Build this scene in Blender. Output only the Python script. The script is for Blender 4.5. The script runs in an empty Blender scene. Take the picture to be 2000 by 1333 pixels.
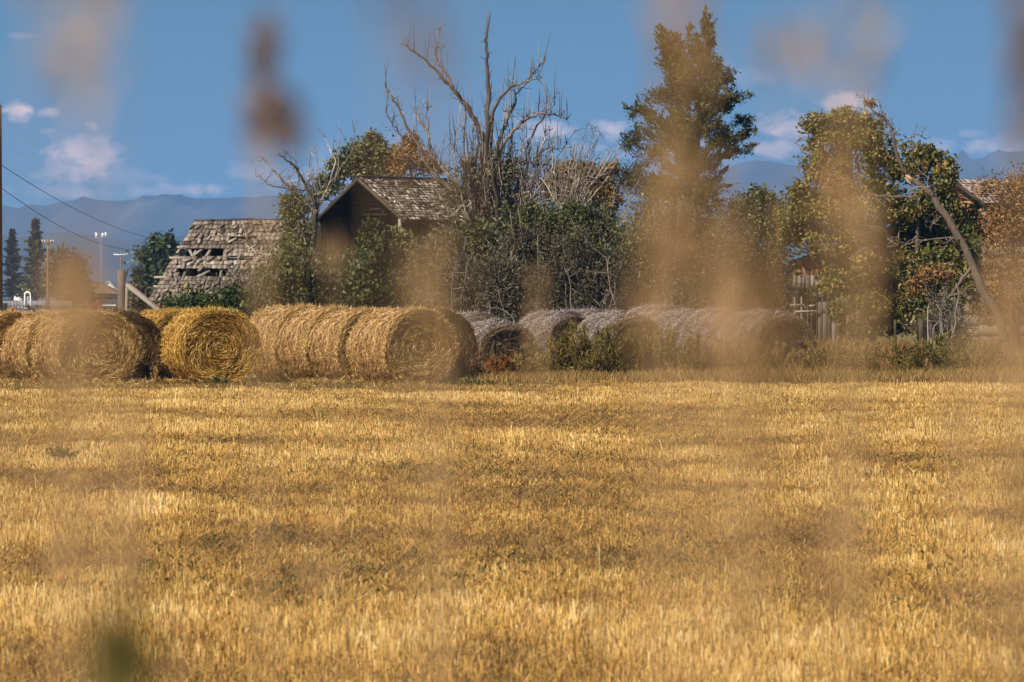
import bpy, math
import numpy as np
from mathutils import Vector

# ------------------------------------------------------------------ camera
F = 8333.0            # focal length in photo pixels (2000 px wide, 150 mm lens)
HC = 1.77             # eye height
YH = 580.0            # photo row of the horizon
PITCH = math.atan((666.5 - YH) / F)
scene = bpy.context.scene
COL = scene.collection
cam_d = bpy.data.cameras.new("camera")
cam = bpy.data.objects.new("camera", cam_d)
COL.objects.link(cam)
cam.location = (0, 0, HC)
cam.rotation_euler = (math.pi / 2 - PITCH, 0, 0)
cam_d.sensor_width = 36.0
cam_d.lens = 150.0
cam_d.clip_start = 0.1
cam_d.clip_end = 30000.0
cam_d.dof.use_dof = True
cam_d.dof.focus_distance = 90.0
cam_d.dof.aperture_fstop = 10.0
scene.camera = cam

# ------------------------------------------------------------------ light
SUN_EL, SUN_AZ = math.radians(41), math.radians(-137)   # azimuth clockwise from +Y (view direction)
sd = Vector((math.sin(SUN_AZ) * math.cos(SUN_EL), math.cos(SUN_AZ) * math.cos(SUN_EL), math.sin(SUN_EL)))
sun_d = bpy.data.lights.new("sun", 'SUN')
sun_d.energy = 5.0
sun_d.angle = math.radians(0.53)
sun_d.color = (1.0, 0.90, 0.74)
sun = bpy.data.objects.new("sun", sun_d)
COL.objects.link(sun)
sun.rotation_euler = sd.to_track_quat('Z', 'Y').to_euler()
sun.location = (-40, -30, 60)

world = bpy.data.worlds.new("World")
scene.world = world
world.use_nodes = True
wn, wl = world.node_tree.nodes, world.node_tree.links
wn.clear()


def wmath(op, a, b=None, c=None, clamp=False):
    n = wn.new('ShaderNodeMath'); n.operation = op; n.use_clamp = clamp
    for i, v in enumerate((a, b, c)):
        if v is None: continue
        if isinstance(v, (int, float)): n.inputs[i].default_value = v
        else: wl.new(v, n.inputs[i])
    return n.outputs[0]


tc = wn.new('ShaderNodeTexCoord')
sep = wn.new('ShaderNodeSeparateXYZ'); wl.new(tc.outputs['Generated'], sep.inputs[0])
zz = wmath('ADD', wmath('MULTIPLY', wmath('MAXIMUM', sep.outputs[2], 0.0), 2.4), 0.20)
com = wn.new('ShaderNodeCombineXYZ')
wl.new(sep.outputs[0], com.inputs[0]); wl.new(sep.outputs[1], com.inputs[1]); wl.new(zz, com.inputs[2])
nrm = wn.new('ShaderNodeVectorMath'); nrm.operation = 'NORMALIZE'; wl.new(com.outputs[0], nrm.inputs[0])
sky = wn.new('ShaderNodeTexSky')
sky.sky_type = 'NISHITA'; sky.sun_disc = False
sky.sun_elevation = SUN_EL; sky.sun_rotation = SUN_AZ
sky.altitude = 1300; sky.air_density = 1.0; sky.dust_density = 0.2; sky.ozone_density = 0.0
wl.new(nrm.outputs[0], sky.inputs[0])
# clouds low over the mountains, placed by direction
ysafe = wmath('MAXIMUM', sep.outputs[1], 0.05)
cu = wmath('DIVIDE', sep.outputs[0], ysafe)
cv = wmath('DIVIDE', sep.outputs[2], ysafe)
uv = wn.new('ShaderNodeCombineXYZ'); wl.new(cu, uv.inputs[0]); wl.new(wmath('MULTIPLY', cv, 1.5), uv.inputs[1])
no = wn.new('ShaderNodeTexNoise'); no.inputs['Scale'].default_value = 150; no.inputs['Detail'].default_value = 6
no.inputs['Roughness'].default_value = 0.55; wl.new(uv.outputs[0], no.inputs['Vector'])
no2 = wn.new('ShaderNodeTexNoise'); no2.inputs['Scale'].default_value = 60; no2.inputs['Detail'].default_value = 5
wl.new(uv.outputs[0], no2.inputs['Vector'])
CLOUDS = [(38, 218, 50, 30, .8), (100, 222, 60, 14, .4), (168, 300, 100, 66, .85), (118, 335, 70, 30, .65), (330, 372, 150, 20, .5), (150, 375, 170, 22, .35), (620, 340, 160, 40, .25), (1350, 300, 160, 30, .25), (1790, 285, 120, 26, .35), (480, 335, 60, 26, .35),
          (1065, 252, 75, 30, .75), (1195, 255, 55, 26, .55), (1120, 290, 90, 16, .25), (1560, 245, 100, 36, .65),
          (1650, 205, 80, 34, .6), (1520, 290, 90, 24, .45), (1945, 285, 90, 30, .5), (1900, 262, 60, 14, .3), (250, 350, 160, 20, .22), (40, 70, 40, 10, .2),
          (1440, 150, 90, 30, .12), (700, 300, 200, 40, .12)]
acc = None
for (px, py, a, b, k) in CLOUDS:
    eu = wmath('MULTIPLY', wmath('ADD', cu, -(px - 1000) / F), F / a)
    ev = wmath('MULTIPLY', wmath('ADD', cv, -(YH - py) / F), F / b)
    e = wmath('SQRT', wmath('ADD', wmath('MULTIPLY', eu, eu), wmath('MULTIPLY', ev, ev)))
    m = wmath('SUBTRACT', wmath('MULTIPLY_ADD', no.outputs['Fac'], 2.4, -0.35), e)
    m = wmath('MULTIPLY', wmath('MULTIPLY', m, 1.6, clamp=True), k)
    acc = m if acc is None else wmath('MAXIMUM', acc, m)
acc = wmath('MULTIPLY', acc, wmath('GREATER_THAN', sep.outputs[1], 0.1))
crp = wn.new('ShaderNodeValToRGB')
crp.color_ramp.elements[0].position = .35; crp.color_ramp.elements[0].color = (6.2, 5.6, 6.2, 1)
crp.color_ramp.elements[1].position = .62; crp.color_ramp.elements[1].color = (15.5, 10.8, 9.0, 1)
wl.new(no2.outputs['Fac'], crp.inputs[0])
mxc = wn.new('ShaderNodeMix'); mxc.data_type = 'RGBA'
wl.new(acc, mxc.inputs[0])
pol = wn.new('ShaderNodeMix'); pol.data_type = 'RGBA'; pol.blend_type = 'MULTIPLY'; pol.inputs[0].default_value = 1
wl.new(sky.outputs[0], pol.inputs[6]); pol.inputs[7].default_value = (.64, 1.0, .98, 1); wl.new(pol.outputs[2], mxc.inputs[6]); wl.new(crp.outputs[0], mxc.inputs[7])
bg = wn.new('ShaderNodeBackground'); bg.inputs['Strength'].default_value = 0.072
wl.new(mxc.outputs[2], bg.inputs[0])
wo = wn.new('ShaderNodeOutputWorld'); wl.new(bg.outputs[0], wo.inputs[0])

scene.view_settings.view_transform = 'Standard'
scene.view_settings.look = 'None'
scene.view_settings.exposure = 0.58
scene.view_settings.gamma = 1.0
scene.cycles.use_denoising = True
scene.cycles.max_bounces = 5
scene.cycles.diffuse_bounces = 3
scene.cycles.transparent_max_bounces = 6
scene.cycles.volume_bounces = 0
scene.cycles.caustics_reflective = False
scene.cycles.caustics_refractive = False


# ------------------------------------------------------------------ helpers
def P(px, py, d):
    X, Y = (px - 1000) / F, (666.5 - py) / F
    c, s = math.cos(PITCH), math.sin(PITCH)
    t = d / (c + Y * s)
    return np.array((X * t, d, HC + t * (Y * c - s)))


def G(px, d):                      # point on the ground under photo column px at distance d
    return np.array(((px - 1000) / F * d, d, 0.0))


def hashf(i, j, seed):
    h = np.sin(i * 127.1 + j * 311.7 + seed * 74.7) * 43758.5453
    return h - np.floor(h)


def vnoise(x, y, seed=0):
    x = np.asarray(x, float); y = np.asarray(y, float)
    i, j = np.floor(x), np.floor(y); fx, fy = x - i, y - j
    fx, fy = fx * fx * (3 - 2 * fx), fy * fy * (3 - 2 * fy)
    a, b = hashf(i, j, seed), hashf(i + 1, j, seed)
    c, d = hashf(i, j + 1, seed), hashf(i + 1, j + 1, seed)
    return (a * (1 - fx) + b * fx) * (1 - fy) + (c * (1 - fx) + d * fx) * fy


def fbm(x, y, seed=0, o=4):
    s, a, t = 0, 1.0, 0
    for k in range(o):
        s = s + a * vnoise(np.asarray(x) * 2 ** k, np.asarray(y) * 2 ** k, seed + k); t += a; a *= .5
    return s / t


def unit(v):
    return v / np.maximum(np.linalg.norm(v, axis=-1, keepdims=True), 1e-9)


class MB:
    def __init__(self):
        self.V, self.Q, self.Tr, self.T, self.n = [], [], [], [], 0

    def add(self, v, f, t=.5):
        v = np.asarray(v, float).reshape(-1, 3); f = np.asarray(f, int)
        self.V.append(v)
        self.T.append(np.broadcast_to(np.asarray(t, float), (len(v),)).copy())
        (self.Q if f.shape[1] == 4 else self.Tr).append(f + self.n)
        self.n += len(v)

    def quads(self, v4, t):        # v4 (N,4,3), t (N,)
        n = len(v4)
        self.add(v4.reshape(-1, 3), np.arange(n * 4).reshape(n, 4), np.repeat(np.broadcast_to(t, (n,)), 4))

    def leaves(self, c, u, w, ll, ww, t):   # rhombic leaves
        v = unit(np.cross(u, w)); u = unit(u)
        ll = np.broadcast_to(ll, (len(c),))[:, None]; ww = np.broadcast_to(ww, (len(c),))[:, None]
        self.quads(np.stack([c - u * ll / 2, c + v * ww / 2, c + u * ll / 2, c - v * ww / 2], 1), t)

    def tube(self, pts, rad, n=6, t=.5, seed=0, rough=0.0):
        pts = np.asarray(pts, float); m = len(pts)
        rad = np.broadcast_to(np.asarray(rad, float), (m,)) if np.ndim(rad) < 2 else rad
        tan = unit(np.gradient(pts, axis=0))
        ref = np.array((0.31, 0.83, 0.46))
        a = unit(np.cross(tan, ref)); b = np.cross(tan, a)
        th = np.arange(n) * 2 * math.pi / n
        r = rad[:, None] * (1 + rough * (hashf(np.arange(m)[:, None], np.arange(n)[None], seed) - .5))
        v = pts[:, None] + r[..., None] * (np.cos(th)[None, :, None] * a[:, None] + np.sin(th)[None, :, None] * b[:, None])
        f = []
        for i in range(m - 1):
            for k in range(n):
                f.append((i * n + k, i * n + (k + 1) % n, (i + 1) * n + (k + 1) % n, (i + 1) * n + k))
        o = self.n
        self.add(v, f, t)
        self.add([pts[0], pts[-1]], np.zeros((0, 3), int), t)
        fc = [(o + (k + 1) % n, o + k, o + m * n) for k in range(n)] + [(o + (m - 1) * n + k, o + (m - 1) * n + (k + 1) % n, o + m * n + 1) for k in range(n)]
        self.Tr.append(np.array(fc))

    def box(self, c, s, R=None, t=.5):
        s = np.asarray(s, float) / 2
        v = np.array([(x, y, z) for x in (-1, 1) for y in (-1, 1) for z in (-1, 1)]) * s
        if R is not None: v = v @ np.asarray(R).T
        self.add(v + np.asarray(c), [(0, 1, 3, 2), (4, 6, 7, 5), (0, 4, 5, 1), (2, 3, 7, 6), (0, 2, 6, 4), (1, 5, 7, 3)], t)

    def bar(self, a, b, w, h, t=.5, up=(0, 0, 1)):
        a, b = np.asarray(a, float), np.asarray(b, float)
        u = b - a; L = np.linalg.norm(u); u = u / L
        s = np.cross(u, up)
        if np.linalg.norm(s) < 1e-4: s = np.cross(u, (0, 1, 0))
        s = unit(s); q = np.cross(s, u)
        self.box((a + b) / 2, (w, L, h), np.stack([s, u, q], 1), t)

    def build(self, name, mat, parent=None, origin=None, smooth=False):
        V = np.concatenate(self.V)
        if parent is not None: org = np.array(parent.location) if origin is None else np.asarray(origin)
        else: org = np.zeros(3) if origin is None else np.asarray(origin, float)
        V = V - org
        Q = np.concatenate(self.Q) if self.Q else np.zeros((0, 4), int)
        T = np.concatenate(self.Tr) if self.Tr else np.zeros((0, 3), int)
        me = bpy.data.meshes.new(name)
        me.vertices.add(len(V)); me.vertices.foreach_set('co', V.astype(np.float32).ravel())
        me.loops.add(Q.size + T.size)
        me.loops.foreach_set('vertex_index', np.concatenate([Q.ravel(), T.ravel()]).astype(np.int32))
        me.polygons.add(len(Q) + len(T))
        st = np.concatenate([np.arange(len(Q)) * 4, len(Q) * 4 + np.arange(len(T)) * 3]).astype(np.int32)
        me.polygons.foreach_set('loop_start', st)
        if smooth: me.polygons.foreach_set('use_smooth', np.ones(len(st), bool))
        at = me.attributes.new('tint', 'FLOAT', 'POINT')
        at.data.foreach_set('value', np.concatenate(self.T).astype(np.float32))
        me.update(calc_edges=True); me.validate()
        me.materials.append(mat)
        o = bpy.data.objects.new(name, me); COL.objects.link(o)
        if parent is not None: o.parent = parent
        else: o.location = org
        return o


def tag(o, label=None, cat=None, group=None, kind=None):
    if label: o['label'] = label
    if cat: o['category'] = cat
    if group: o['group'] = group
    if kind: o['kind'] = kind
    return o


def thing(name, loc, label, cat, group=None, rz=0):
    o = bpy.data.objects.new(name, None); COL.objects.link(o)
    o.location = tuple(loc); o.rotation_euler = (0, 0, rz); o.empty_display_size = .3
    return tag(o, label, cat, group)


def copy_tree(src, loc, rz, sc, label):
    r = src.copy(); COL.objects.link(r); r.location = tuple(loc); r.rotation_euler = (0, 0, rz); r.scale = sc; r['label'] = label
    for ch in src.children:
        c = ch.copy(); COL.objects.link(c); c.parent = r
    return r


def ramp_mat(name, cols, rough=.8, transl=0.0, nscale=None, nmix=.35, stretch=(1, 1, 1), wear=None, spec=.2, bump=0):
    """colour picked by the per-piece 'tint' value, broken up with noise in object space"""
    m = bpy.data.materials.new(name); m.use_nodes = True
    N, L = m.node_tree.nodes, m.node_tree.links; N.clear()
    out = N.new('ShaderNodeOutputMaterial')
    at = N.new('ShaderNodeAttribute'); at.attribute_name = 'tint'
    fac = at.outputs['Fac']
    tcn = N.new('ShaderNodeTexCoord')
    nz = None
    if nscale:
        mp = N.new('ShaderNodeMapping'); mp.inputs['Scale'].default_value = stretch
        L.new(tcn.outputs['Object'], mp.inputs[0])
        nz = N.new('ShaderNodeTexNoise'); nz.inputs['Scale'].default_value = nscale; nz.inputs['Detail'].default_value = 5
        L.new(mp.outputs[0], nz.inputs['Vector'])
        ma = N.new('ShaderNodeMath'); ma.operation = 'MULTIPLY_ADD'
        L.new(nz.outputs['Fac'], ma.inputs[0]); ma.inputs[1].default_value = nmix * 2
        sb = N.new('ShaderNodeMath'); sb.operation = 'SUBTRACT'; L.new(fac, sb.inputs[0]); sb.inputs[1].default_value = nmix
        L.new(sb.outputs[0], ma.inputs[2]); fac = ma.outputs[0]
    cr = N.new('ShaderNodeValToRGB'); r = cr.color_ramp
    while len(r.elements) < len(cols): r.elements.new(.5)
    for i, c in enumerate(cols):
        r.elements[i].position = i / (len(cols) - 1); r.elements[i].color = (*c, 1)
    L.new(fac, cr.inputs[0]); colr = cr.outputs[0]
    if wear:                         # (colour, scale, threshold): patches of another colour
        w2 = N.new('ShaderNodeTexNoise'); w2.inputs['Scale'].default_value = wear[1]; w2.inputs['Detail'].default_value = 4
        L.new(tcn.outputs['Object'], w2.inputs['Vector'])
        wr = N.new('ShaderNodeValToRGB'); wr.color_ramp.elements[0].position = wear[2]; wr.color_ramp.elements[1].position = wear[2] + .08
        L.new(w2.outputs['Fac'], wr.inputs[0])
        mx = N.new('ShaderNodeMix'); mx.data_type = 'RGBA'
        L.new(wr.outputs[0], mx.inputs[0]); L.new(colr, mx.inputs[6]); mx.inputs[7].default_value = (*wear[0], 1)
        colr = mx.outputs[2]
    b = N.new('ShaderNodeBsdfPrincipled'); b.inputs['Roughness'].default_value = rough
    b.inputs['Specular IOR Level'].default_value = spec
    L.new(colr, b.inputs['Base Color'])
    if bump and nz:
        bp = N.new('ShaderNodeBump'); bp.inputs['Strength'].default_value = bump; bp.inputs['Distance'].default_value = .03
        L.new(nz.outputs['Fac'], bp.inputs['Height']); L.new(bp.outputs[0], b.inputs['Normal'])
    if transl:
        tr = N.new('ShaderNodeBsdfTranslucent'); L.new(colr, tr.inputs['Color'])
        mx = N.new('ShaderNodeMixShader'); mx.inputs[0].default_value = transl
        L.new(b.outputs[0], mx.inputs[1]); L.new(tr.outputs[0], mx.inputs[2]); L.new(mx.outputs[0], out.inputs[0])
    else:
        L.new(b.outputs[0], out.inputs[0])
    return m


M = {}
M['straw'] = ramp_mat('straw', [(.07, .03, .008), (.25, .12, .025), (.50, .29, .075), (.72, .48, .16), (.86, .68, .36)], .55, .12, spec=.35)
M['straw_side'] = ramp_mat('straw_net_wrap', [(.085, .038, .011), (.27, .132, .04), (.48, .275, .098), (.65, .41, .165), (.86, .66, .37)], .55, .1, spec=.35)
M['straw_gold'] = ramp_mat('straw_gold', [(.07, .03, .004), (.24, .11, .013), (.47, .25, .035), (.65, .40, .07), (.84, .62, .24)], .5, .12, spec=.4)
M['straw_brown_shade'] = ramp_mat('straw_brown_shade', [(.022, .011, .004), (.08, .04, .014), (.16, .088, .03), (.25, .15, .055), (.42, .28, .12)], .6, .08, spec=.3)  # brown straw, darkened: shade on the bale behind the front one, put into colour
M['hay_grey'] = ramp_mat('hay_grey', [(.03, .02, .015), (.11, .079, .066), (.22, .167, .146), (.34, .275, .245), (.58, .50, .46)], .7, 0, 1.6, .25)
M['hay_brown'] = ramp_mat('hay_brown', [(.018, .012, .008), (.09, .055, .03), (.19, .12, .062), (.29, .195, .10), (.46, .34, .19)], .7)
M['stubble'] = ramp_mat('stubble', [(.05, .034, .014), (.16, .105, .045), (.29, .165, .05), (.46, .26, .062), (.66, .41, .12), (.82, .60, .25), (.90, .72, .42)], .6, .15, spec=.3)
M['grass_dry'] = ramp_mat('dry_grass', [(.05, .035, .012), (.16, .095, .03), (.30, .175, .055), (.46, .29, .10), (.64, .47, .22)], .7, .2)
M['weed_green'] = ramp_mat('weed_green', [(.025, .032, .01), (.065, .075, .02), (.13, .125, .035), (.22, .18, .06)], .6, .25)
M['kochia'] = ramp_mat('kochia', [(.04, .038, .011), (.10, .085, .02), (.175, .13, .034), (.25, .155, .045), (.38, .25, .09)], .7, .2)
M['red_weed'] = ramp_mat('red_weed', [(.07, .025, .01), (.17, .055, .015), (.27, .10, .02), (.30, .17, .05)], .7, .2)
M['leaf_dark'] = ramp_mat('leaf_dark', [(.014, .02, .006), (.034, .048, .011), (.07, .092, .018), (.13, .145, .03)], .5, .25, spec=.4)
M['leaf_olive'] = ramp_mat('leaf_olive', [(.035, .038, .013), (.09, .092, .028), (.16, .15, .048), (.24, .21, .08)], .55, .25, spec=.35)
M['leaf_grey'] = ramp_mat('leaf_grey', [(.035, .026, .016), (.075, .06, .035), (.12, .10, .055), (.19, .16, .09)], .65, .2)
M['leaf_yellow'] = ramp_mat('leaf_yellow', [(.03, .038, .01), (.08, .09, .018), (.16, .155, .03), (.27, .215, .05), (.34, .19, .06)], .5, .3, spec=.4)
M['leaf_rust'] = ramp_mat('leaf_rust', [(.09, .05, .02), (.2, .11, .04), (.32, .17, .06), (.42, .25, .10)], .6, .25)
M['leaf_gold'] = ramp_mat('leaf_gold', [(.07, .045, .01), (.17, .10, .015), (.27, .15, .02), (.2, .17, .04)], .6, .25)
M['needle'] = ramp_mat('needle', [(.025, .03, .009), (.065, .07, .018), (.125, .125, .032), (.21, .185, .055)], .6, .35)
M['spruce'] = ramp_mat('spruce_needle', [(.012, .022, .013), (.03, .05, .026), (.05, .075, .035)], .6, .1)
M['bark'] = ramp_mat('bark', [(.04, .028, .02), (.10, .072, .053), (.185, .14, .108), (.29, .235, .19)], .9, 0, 14, .3, (1, 1, .25), bump=.6)
M['bark_dark'] = ramp_mat('bark_dark', [(.025, .018, .013), (.07, .05, .035), (.13, .10, .075)], .9, 0, 10, .3, (1, 1, .3), bump=.6)
M['deadwood'] = ramp_mat('deadwood', [(.035, .024, .017), (.085, .06, .045), (.17, .13, .10), (.34, .28, .235), (.60, .53, .47)], .8, 0, 3.5, .5, (1, 1, .35), bump=.5)
M['twig_grey'] = ramp_mat('twig_grey', [(.055, .042, .036), (.13, .105, .09), (.23, .19, .165), (.40, .34, .30)], .85)
M['shingle'] = ramp_mat('weathered_shingle', [(.035, .026, .019), (.11, .082, .062), (.19, .148, .115), (.275, .22, .178), (.40, .335, .28)], .85, 0, 6, .18, (1, 1, 1), wear=((.26, .21, .06), 1.5, .66))
M['shingle_dark'] = ramp_mat('brown_shingle', [(.035, .024, .017), (.10, .07, .05), (.17, .125, .09), (.30, .24, .18), (.50, .43, .34)], .85, 0, 6, .15)
M['shingle_red'] = ramp_mat('reddish_shingle', [(.13, .08, .062), (.22, .15, .12), (.30, .215, .175), (.38, .29, .24)], .85, 0, 5, .15)
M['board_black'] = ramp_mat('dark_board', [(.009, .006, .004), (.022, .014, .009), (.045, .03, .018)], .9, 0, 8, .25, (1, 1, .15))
M['board_grey'] = ramp_mat('grey_board', [(.045, .035, .028), (.12, .095, .078), (.205, .17, .142), (.31, .27, .23)], .85, 0, 9, .25, (1, 1, .12), bump=.4)
M['board_orange'] = ramp_mat('orange_board', [(.06, .025, .01), (.20, .075, .02), (.32, .13, .035), (.38, .2, .08)], .8, 0, 9, .25, (1, 1, .12))
M['board_red'] = ramp_mat('red_board', [(.06, .015, .01), (.22, .04, .02), (.34, .08, .04)], .8, 0, 8, .2, (1, 1, .15))
M['shake'] = ramp_mat('wall_shake', [(.07, .035, .015), (.17, .085, .035), (.27, .14, .06), (.33, .2, .1)], .85, 0, 5, .25)
M['log'] = ramp_mat('grey_log', [(.04, .03, .024), (.10, .082, .066), (.17, .14, .112), (.28, .24, .2)], .85, 0, 8, .25, (.15, 1, 1))
M['pole'] = ramp_mat('pole_wood', [(.12, .06, .025), (.25, .13, .05), (.34, .19, .08)], .8, 0, 5, .25, (1, 1, .1))
M['metal'] = ramp_mat('galvanised', [(.16, .16, .17), (.26, .26, .27), (.36, .36, .37)], .6)
M['wire'] = ramp_mat('cable', [(.03, .03, .035), (.05, .05, .055)], .6)
M['white'] = ramp_mat('white_paint', [(.55, .55, .55), (.72, .72, .72), (.82, .82, .82)], .6, 0, 3, .15)
M['blue'] = ramp_mat('blue_paint', [(.04, .14, .28), (.06, .2, .38)], .5)
M['glass'] = ramp_mat('window_glass', [(.02, .025, .03), (.05, .055, .06)], .1, spec=.6)
M['rubber'] = ramp_mat('tyre', [(.015, .015, .015), (.03, .03, .03)], .9)
M['car_red'] = ramp_mat('car_red', [(.22, .04, .03), (.3, .07, .05)], .35, spec=.5)
M['car_dark'] = ramp_mat('car_dark', [(.04, .045, .05), (.07, .075, .08)], .3, spec=.5)
M['green_trim'] = ramp_mat('green_trim', [(.2, .27, .08), (.3, .36, .12)], .7)
M['roof_brown'] = ramp_mat('roof_brown', [(.12, .065, .04), (.2, .11, .07), (.25, .15, .1)], .85, 0, 4, .2)
M['tarp_orange'] = ramp_mat('orange_tarp', [(.3, .1, .03), (.45, .17, .06)], .7, 0, 3, .3)
M['fence_grey'] = ramp_mat('grey_fence', [(.14, .13, .14), (.22, .21, .22), (.3, .29, .3)], .85, 0, 3, .2)
M['mountain'] = ramp_mat('mountain', [(.012, .022, .025), (.03, .045, .045), (.07, .075, .065), (.14, .13, .11)], .95, 0, .004, .35)
M['fg_straw'] = ramp_mat('foreground_straw', [(.26, .155, .07), (.46, .29, .135), (.62, .42, .215), (.74, .55, .32)], .7, .35)
M['fg_dark'] = ramp_mat('foreground_seed_head', [(.10, .06, .035), (.21, .125, .07), (.34, .21, .12)], .8, .2)
M['fg_green'] = ramp_mat('foreground_green', [(.06, .07, .012), (.11, .115, .022), (.16, .145, .035)], .5, .3)


def ground_mat(name, cols, s1, s2):
    m = bpy.data.materials.new(name); m.use_nodes = True
    N, L = m.node_tree.nodes, m.node_tree.links
    b = N['Principled BSDF']; b.inputs['Roughness'].default_value = .95; b.inputs['Specular IOR Level'].default_value = .1
    tcn = N.new('ShaderNodeTexCoord')
    a = N.new('ShaderNodeTexNoise'); a.inputs['Scale'].default_value = s1; a.inputs['Detail'].default_value = 8; a.inputs['Roughness'].default_value = .65
    c = N.new('ShaderNodeTexNoise'); c.inputs['Scale'].default_value = s2; c.inputs['Detail'].default_value = 3
    L.new(tcn.outputs['Object'], a.inputs['Vector']); L.new(tcn.outputs['Object'], c.inputs['Vector'])
    ad = N.new('ShaderNodeMath'); ad.operation = 'MULTIPLY_ADD'; ad.inputs[1].default_value = .5
    hl = N.new('ShaderNodeMath'); hl.operation = 'MULTIPLY'; hl.inputs[1].default_value = .55
    L.new(a.outputs['Fac'], hl.inputs[0]); L.new(c.outputs['Fac'], ad.inputs[0]); L.new(hl.outputs[0], ad.inputs[2])
    cr = N.new('ShaderNodeValToRGB'); r = cr.color_ramp
    while len(r.elements) < len(cols): r.elements.new(.5)
    for i, q in enumerate(cols):
        r.elements[i].position = .3 + .45 * i / (len(cols) - 1); r.elements[i].color = (*q, 1)
    L.new(ad.outputs[0], cr.inputs[0]); L.new(cr.outputs[0], b.inputs['Base Color'])
    bp = N.new('ShaderNodeBump'); bp.inputs['Strength'].default_value = .7; bp.inputs['Distance'].default_value = .04
    L.new(a.outputs['Fac'], bp.inputs['Height']); L.new(bp.outputs[0], b.inputs['Normal'])
    return m


# ------------------------------------------------------------------ terrain
def sheet(name, x0, x1, y0, y1, z, mat, nx=2, ny=2):
    mb = MB()
    xs, ys = np.linspace(x0, x1, nx), np.linspace(y0, y1, ny)
    gx, gy = np.meshgrid(xs, ys)
    v = np.stack([gx, gy, np.full_like(gx, z)], -1).reshape(-1, 3)
    f = [(j * nx + i, j * nx + i + 1, (j + 1) * nx + i + 1, (j + 1) * nx + i) for j in range(ny - 1) for i in range(nx - 1)]
    mb.add(v, f)
    return tag(mb.build(name, mat), kind='structure')


sheet('ground', -4000, 4000, -40, 7400, 0, ground_mat('yard_ground', [(.06, .05, .02), (.14, .11, .045), (.20, .15, .06), (.12, .12, .045)], .25, .03), 9, 9)
sheet('field', -60, 60, -20, 79.5, .004, ground_mat('field_soil', [(.07, .042, .018), (.18, .098, .032), (.30, .165, .05), (.42, .245, .075)], 6, .4))
sheet('farm_track', -60, 60, 78.3, 84.4, .008, ground_mat('track_dirt', [(.07, .05, .028), (.15, .095, .05), (.22, .14, .075), (.28, .19, .10)], 3, .5))


def mountain(name, prof, d, depth, lift, seed):
    xs = np.linspace(-900, 2900, 220)
    py = np.interp(xs, [p[0] for p in prof], [p[1] for p in prof])
    for _ in range(2): py[1:-1] = .25 * py[:-2] + .5 * py[1:-1] + .25 * py[2:]
    py = py + (fbm(xs / 90, xs * 0 + seed, seed, 3) - .5) * 8
    mb = MB(); rows = []
    for k, q in enumerate(np.linspace(0, 1, 26)):
        h = np.sin(min(q / .6, 1) * math.pi / 2) ** 1.25 if q <= .6 else math.cos((q - .6) / .4 * math.pi / 2)
        dd = d + (q - .6) * depth
        X = (xs - 1000) / F * d
        Z = (YH - py) / F * d * h
        rid = fbm(xs / 30 + q * 2, np.full_like(xs, q * 3.), seed + 9, 4) - .5
        Z = Z * (1 + rid * .9 * math.sin(math.pi * min(q / .6, 1))) if q < .6 else Z * (1 + rid * .0)
        rows.append(np.stack([X, np.full_like(X, dd) + rid * depth * .2 * math.sin(math.pi * min(q / .6, 1)), Z + HC * (h > .9) - lift * (h < .02)], -1))
    v = np.stack(rows); n, m = v.shape[:2]
    f = [(j * m + i, j * m + i + 1, (j + 1) * m + i + 1, (j + 1) * m + i) for j in range(n - 1) for i in range(m - 1)]
    mb.add(v, f, fbm(v[..., 0].ravel() / 90, v[..., 1].ravel() / 160, seed, 4))
    return tag(mb.build(name, M['mountain'], smooth=True), kind='structure')


mountain('mountains', [(-900, 420), (0, 414), (50, 409), (130, 397), (180, 392), (250, 396), (310, 387), (345, 381), (400, 388), (460, 382), (540, 388),
                       (700, 365), (900, 350), (1010, 330), (1060, 334), (1200, 345), (1350, 340), (1420, 330), (1475, 308), (1530, 318), (1580, 332), (1700, 330), (1770, 318),
                       (1820, 310), (1845, 306), (1875, 311), (1905, 316), (1930, 306), (1955, 299), (2000, 296), (2300, 320), (2900, 360)], 6500, 1600, 1, 3)
mountain('hills', [(-900, 500), (0, 470), (120, 452), (250, 470), (400, 462), (560, 478), (800, 470), (1000, 452), (1100, 448), (1300, 440), (1450, 418), (1530, 408),
                   (1650, 420), (1800, 400), (1900, 395), (2000, 405), (2900, 460)], 4300, 900, 1, 7)

# haze: closed box of even air around everything, sky outside
hz = MB(); hz.box((0, 3700, 124), (8600, 7500, 250))
hm = bpy.data.materials.new('haze'); hm.use_nodes = True
hn = hm.node_tree.nodes; hn.clear()
ho = hn.new('ShaderNodeOutputMaterial'); pv = hn.new('ShaderNodeVolumePrincipled')
pv.inputs['Color'].default_value = (.27, .51, 1.0, 1); pv.inputs['Density'].default_value = .00015
pv.inputs['Anisotropy'].default_value = 0.0
hm.node_tree.links.new(pv.outputs[0], ho.inputs['Volume'])
tag(hz.build('haze', hm), kind='stuff')


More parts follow.
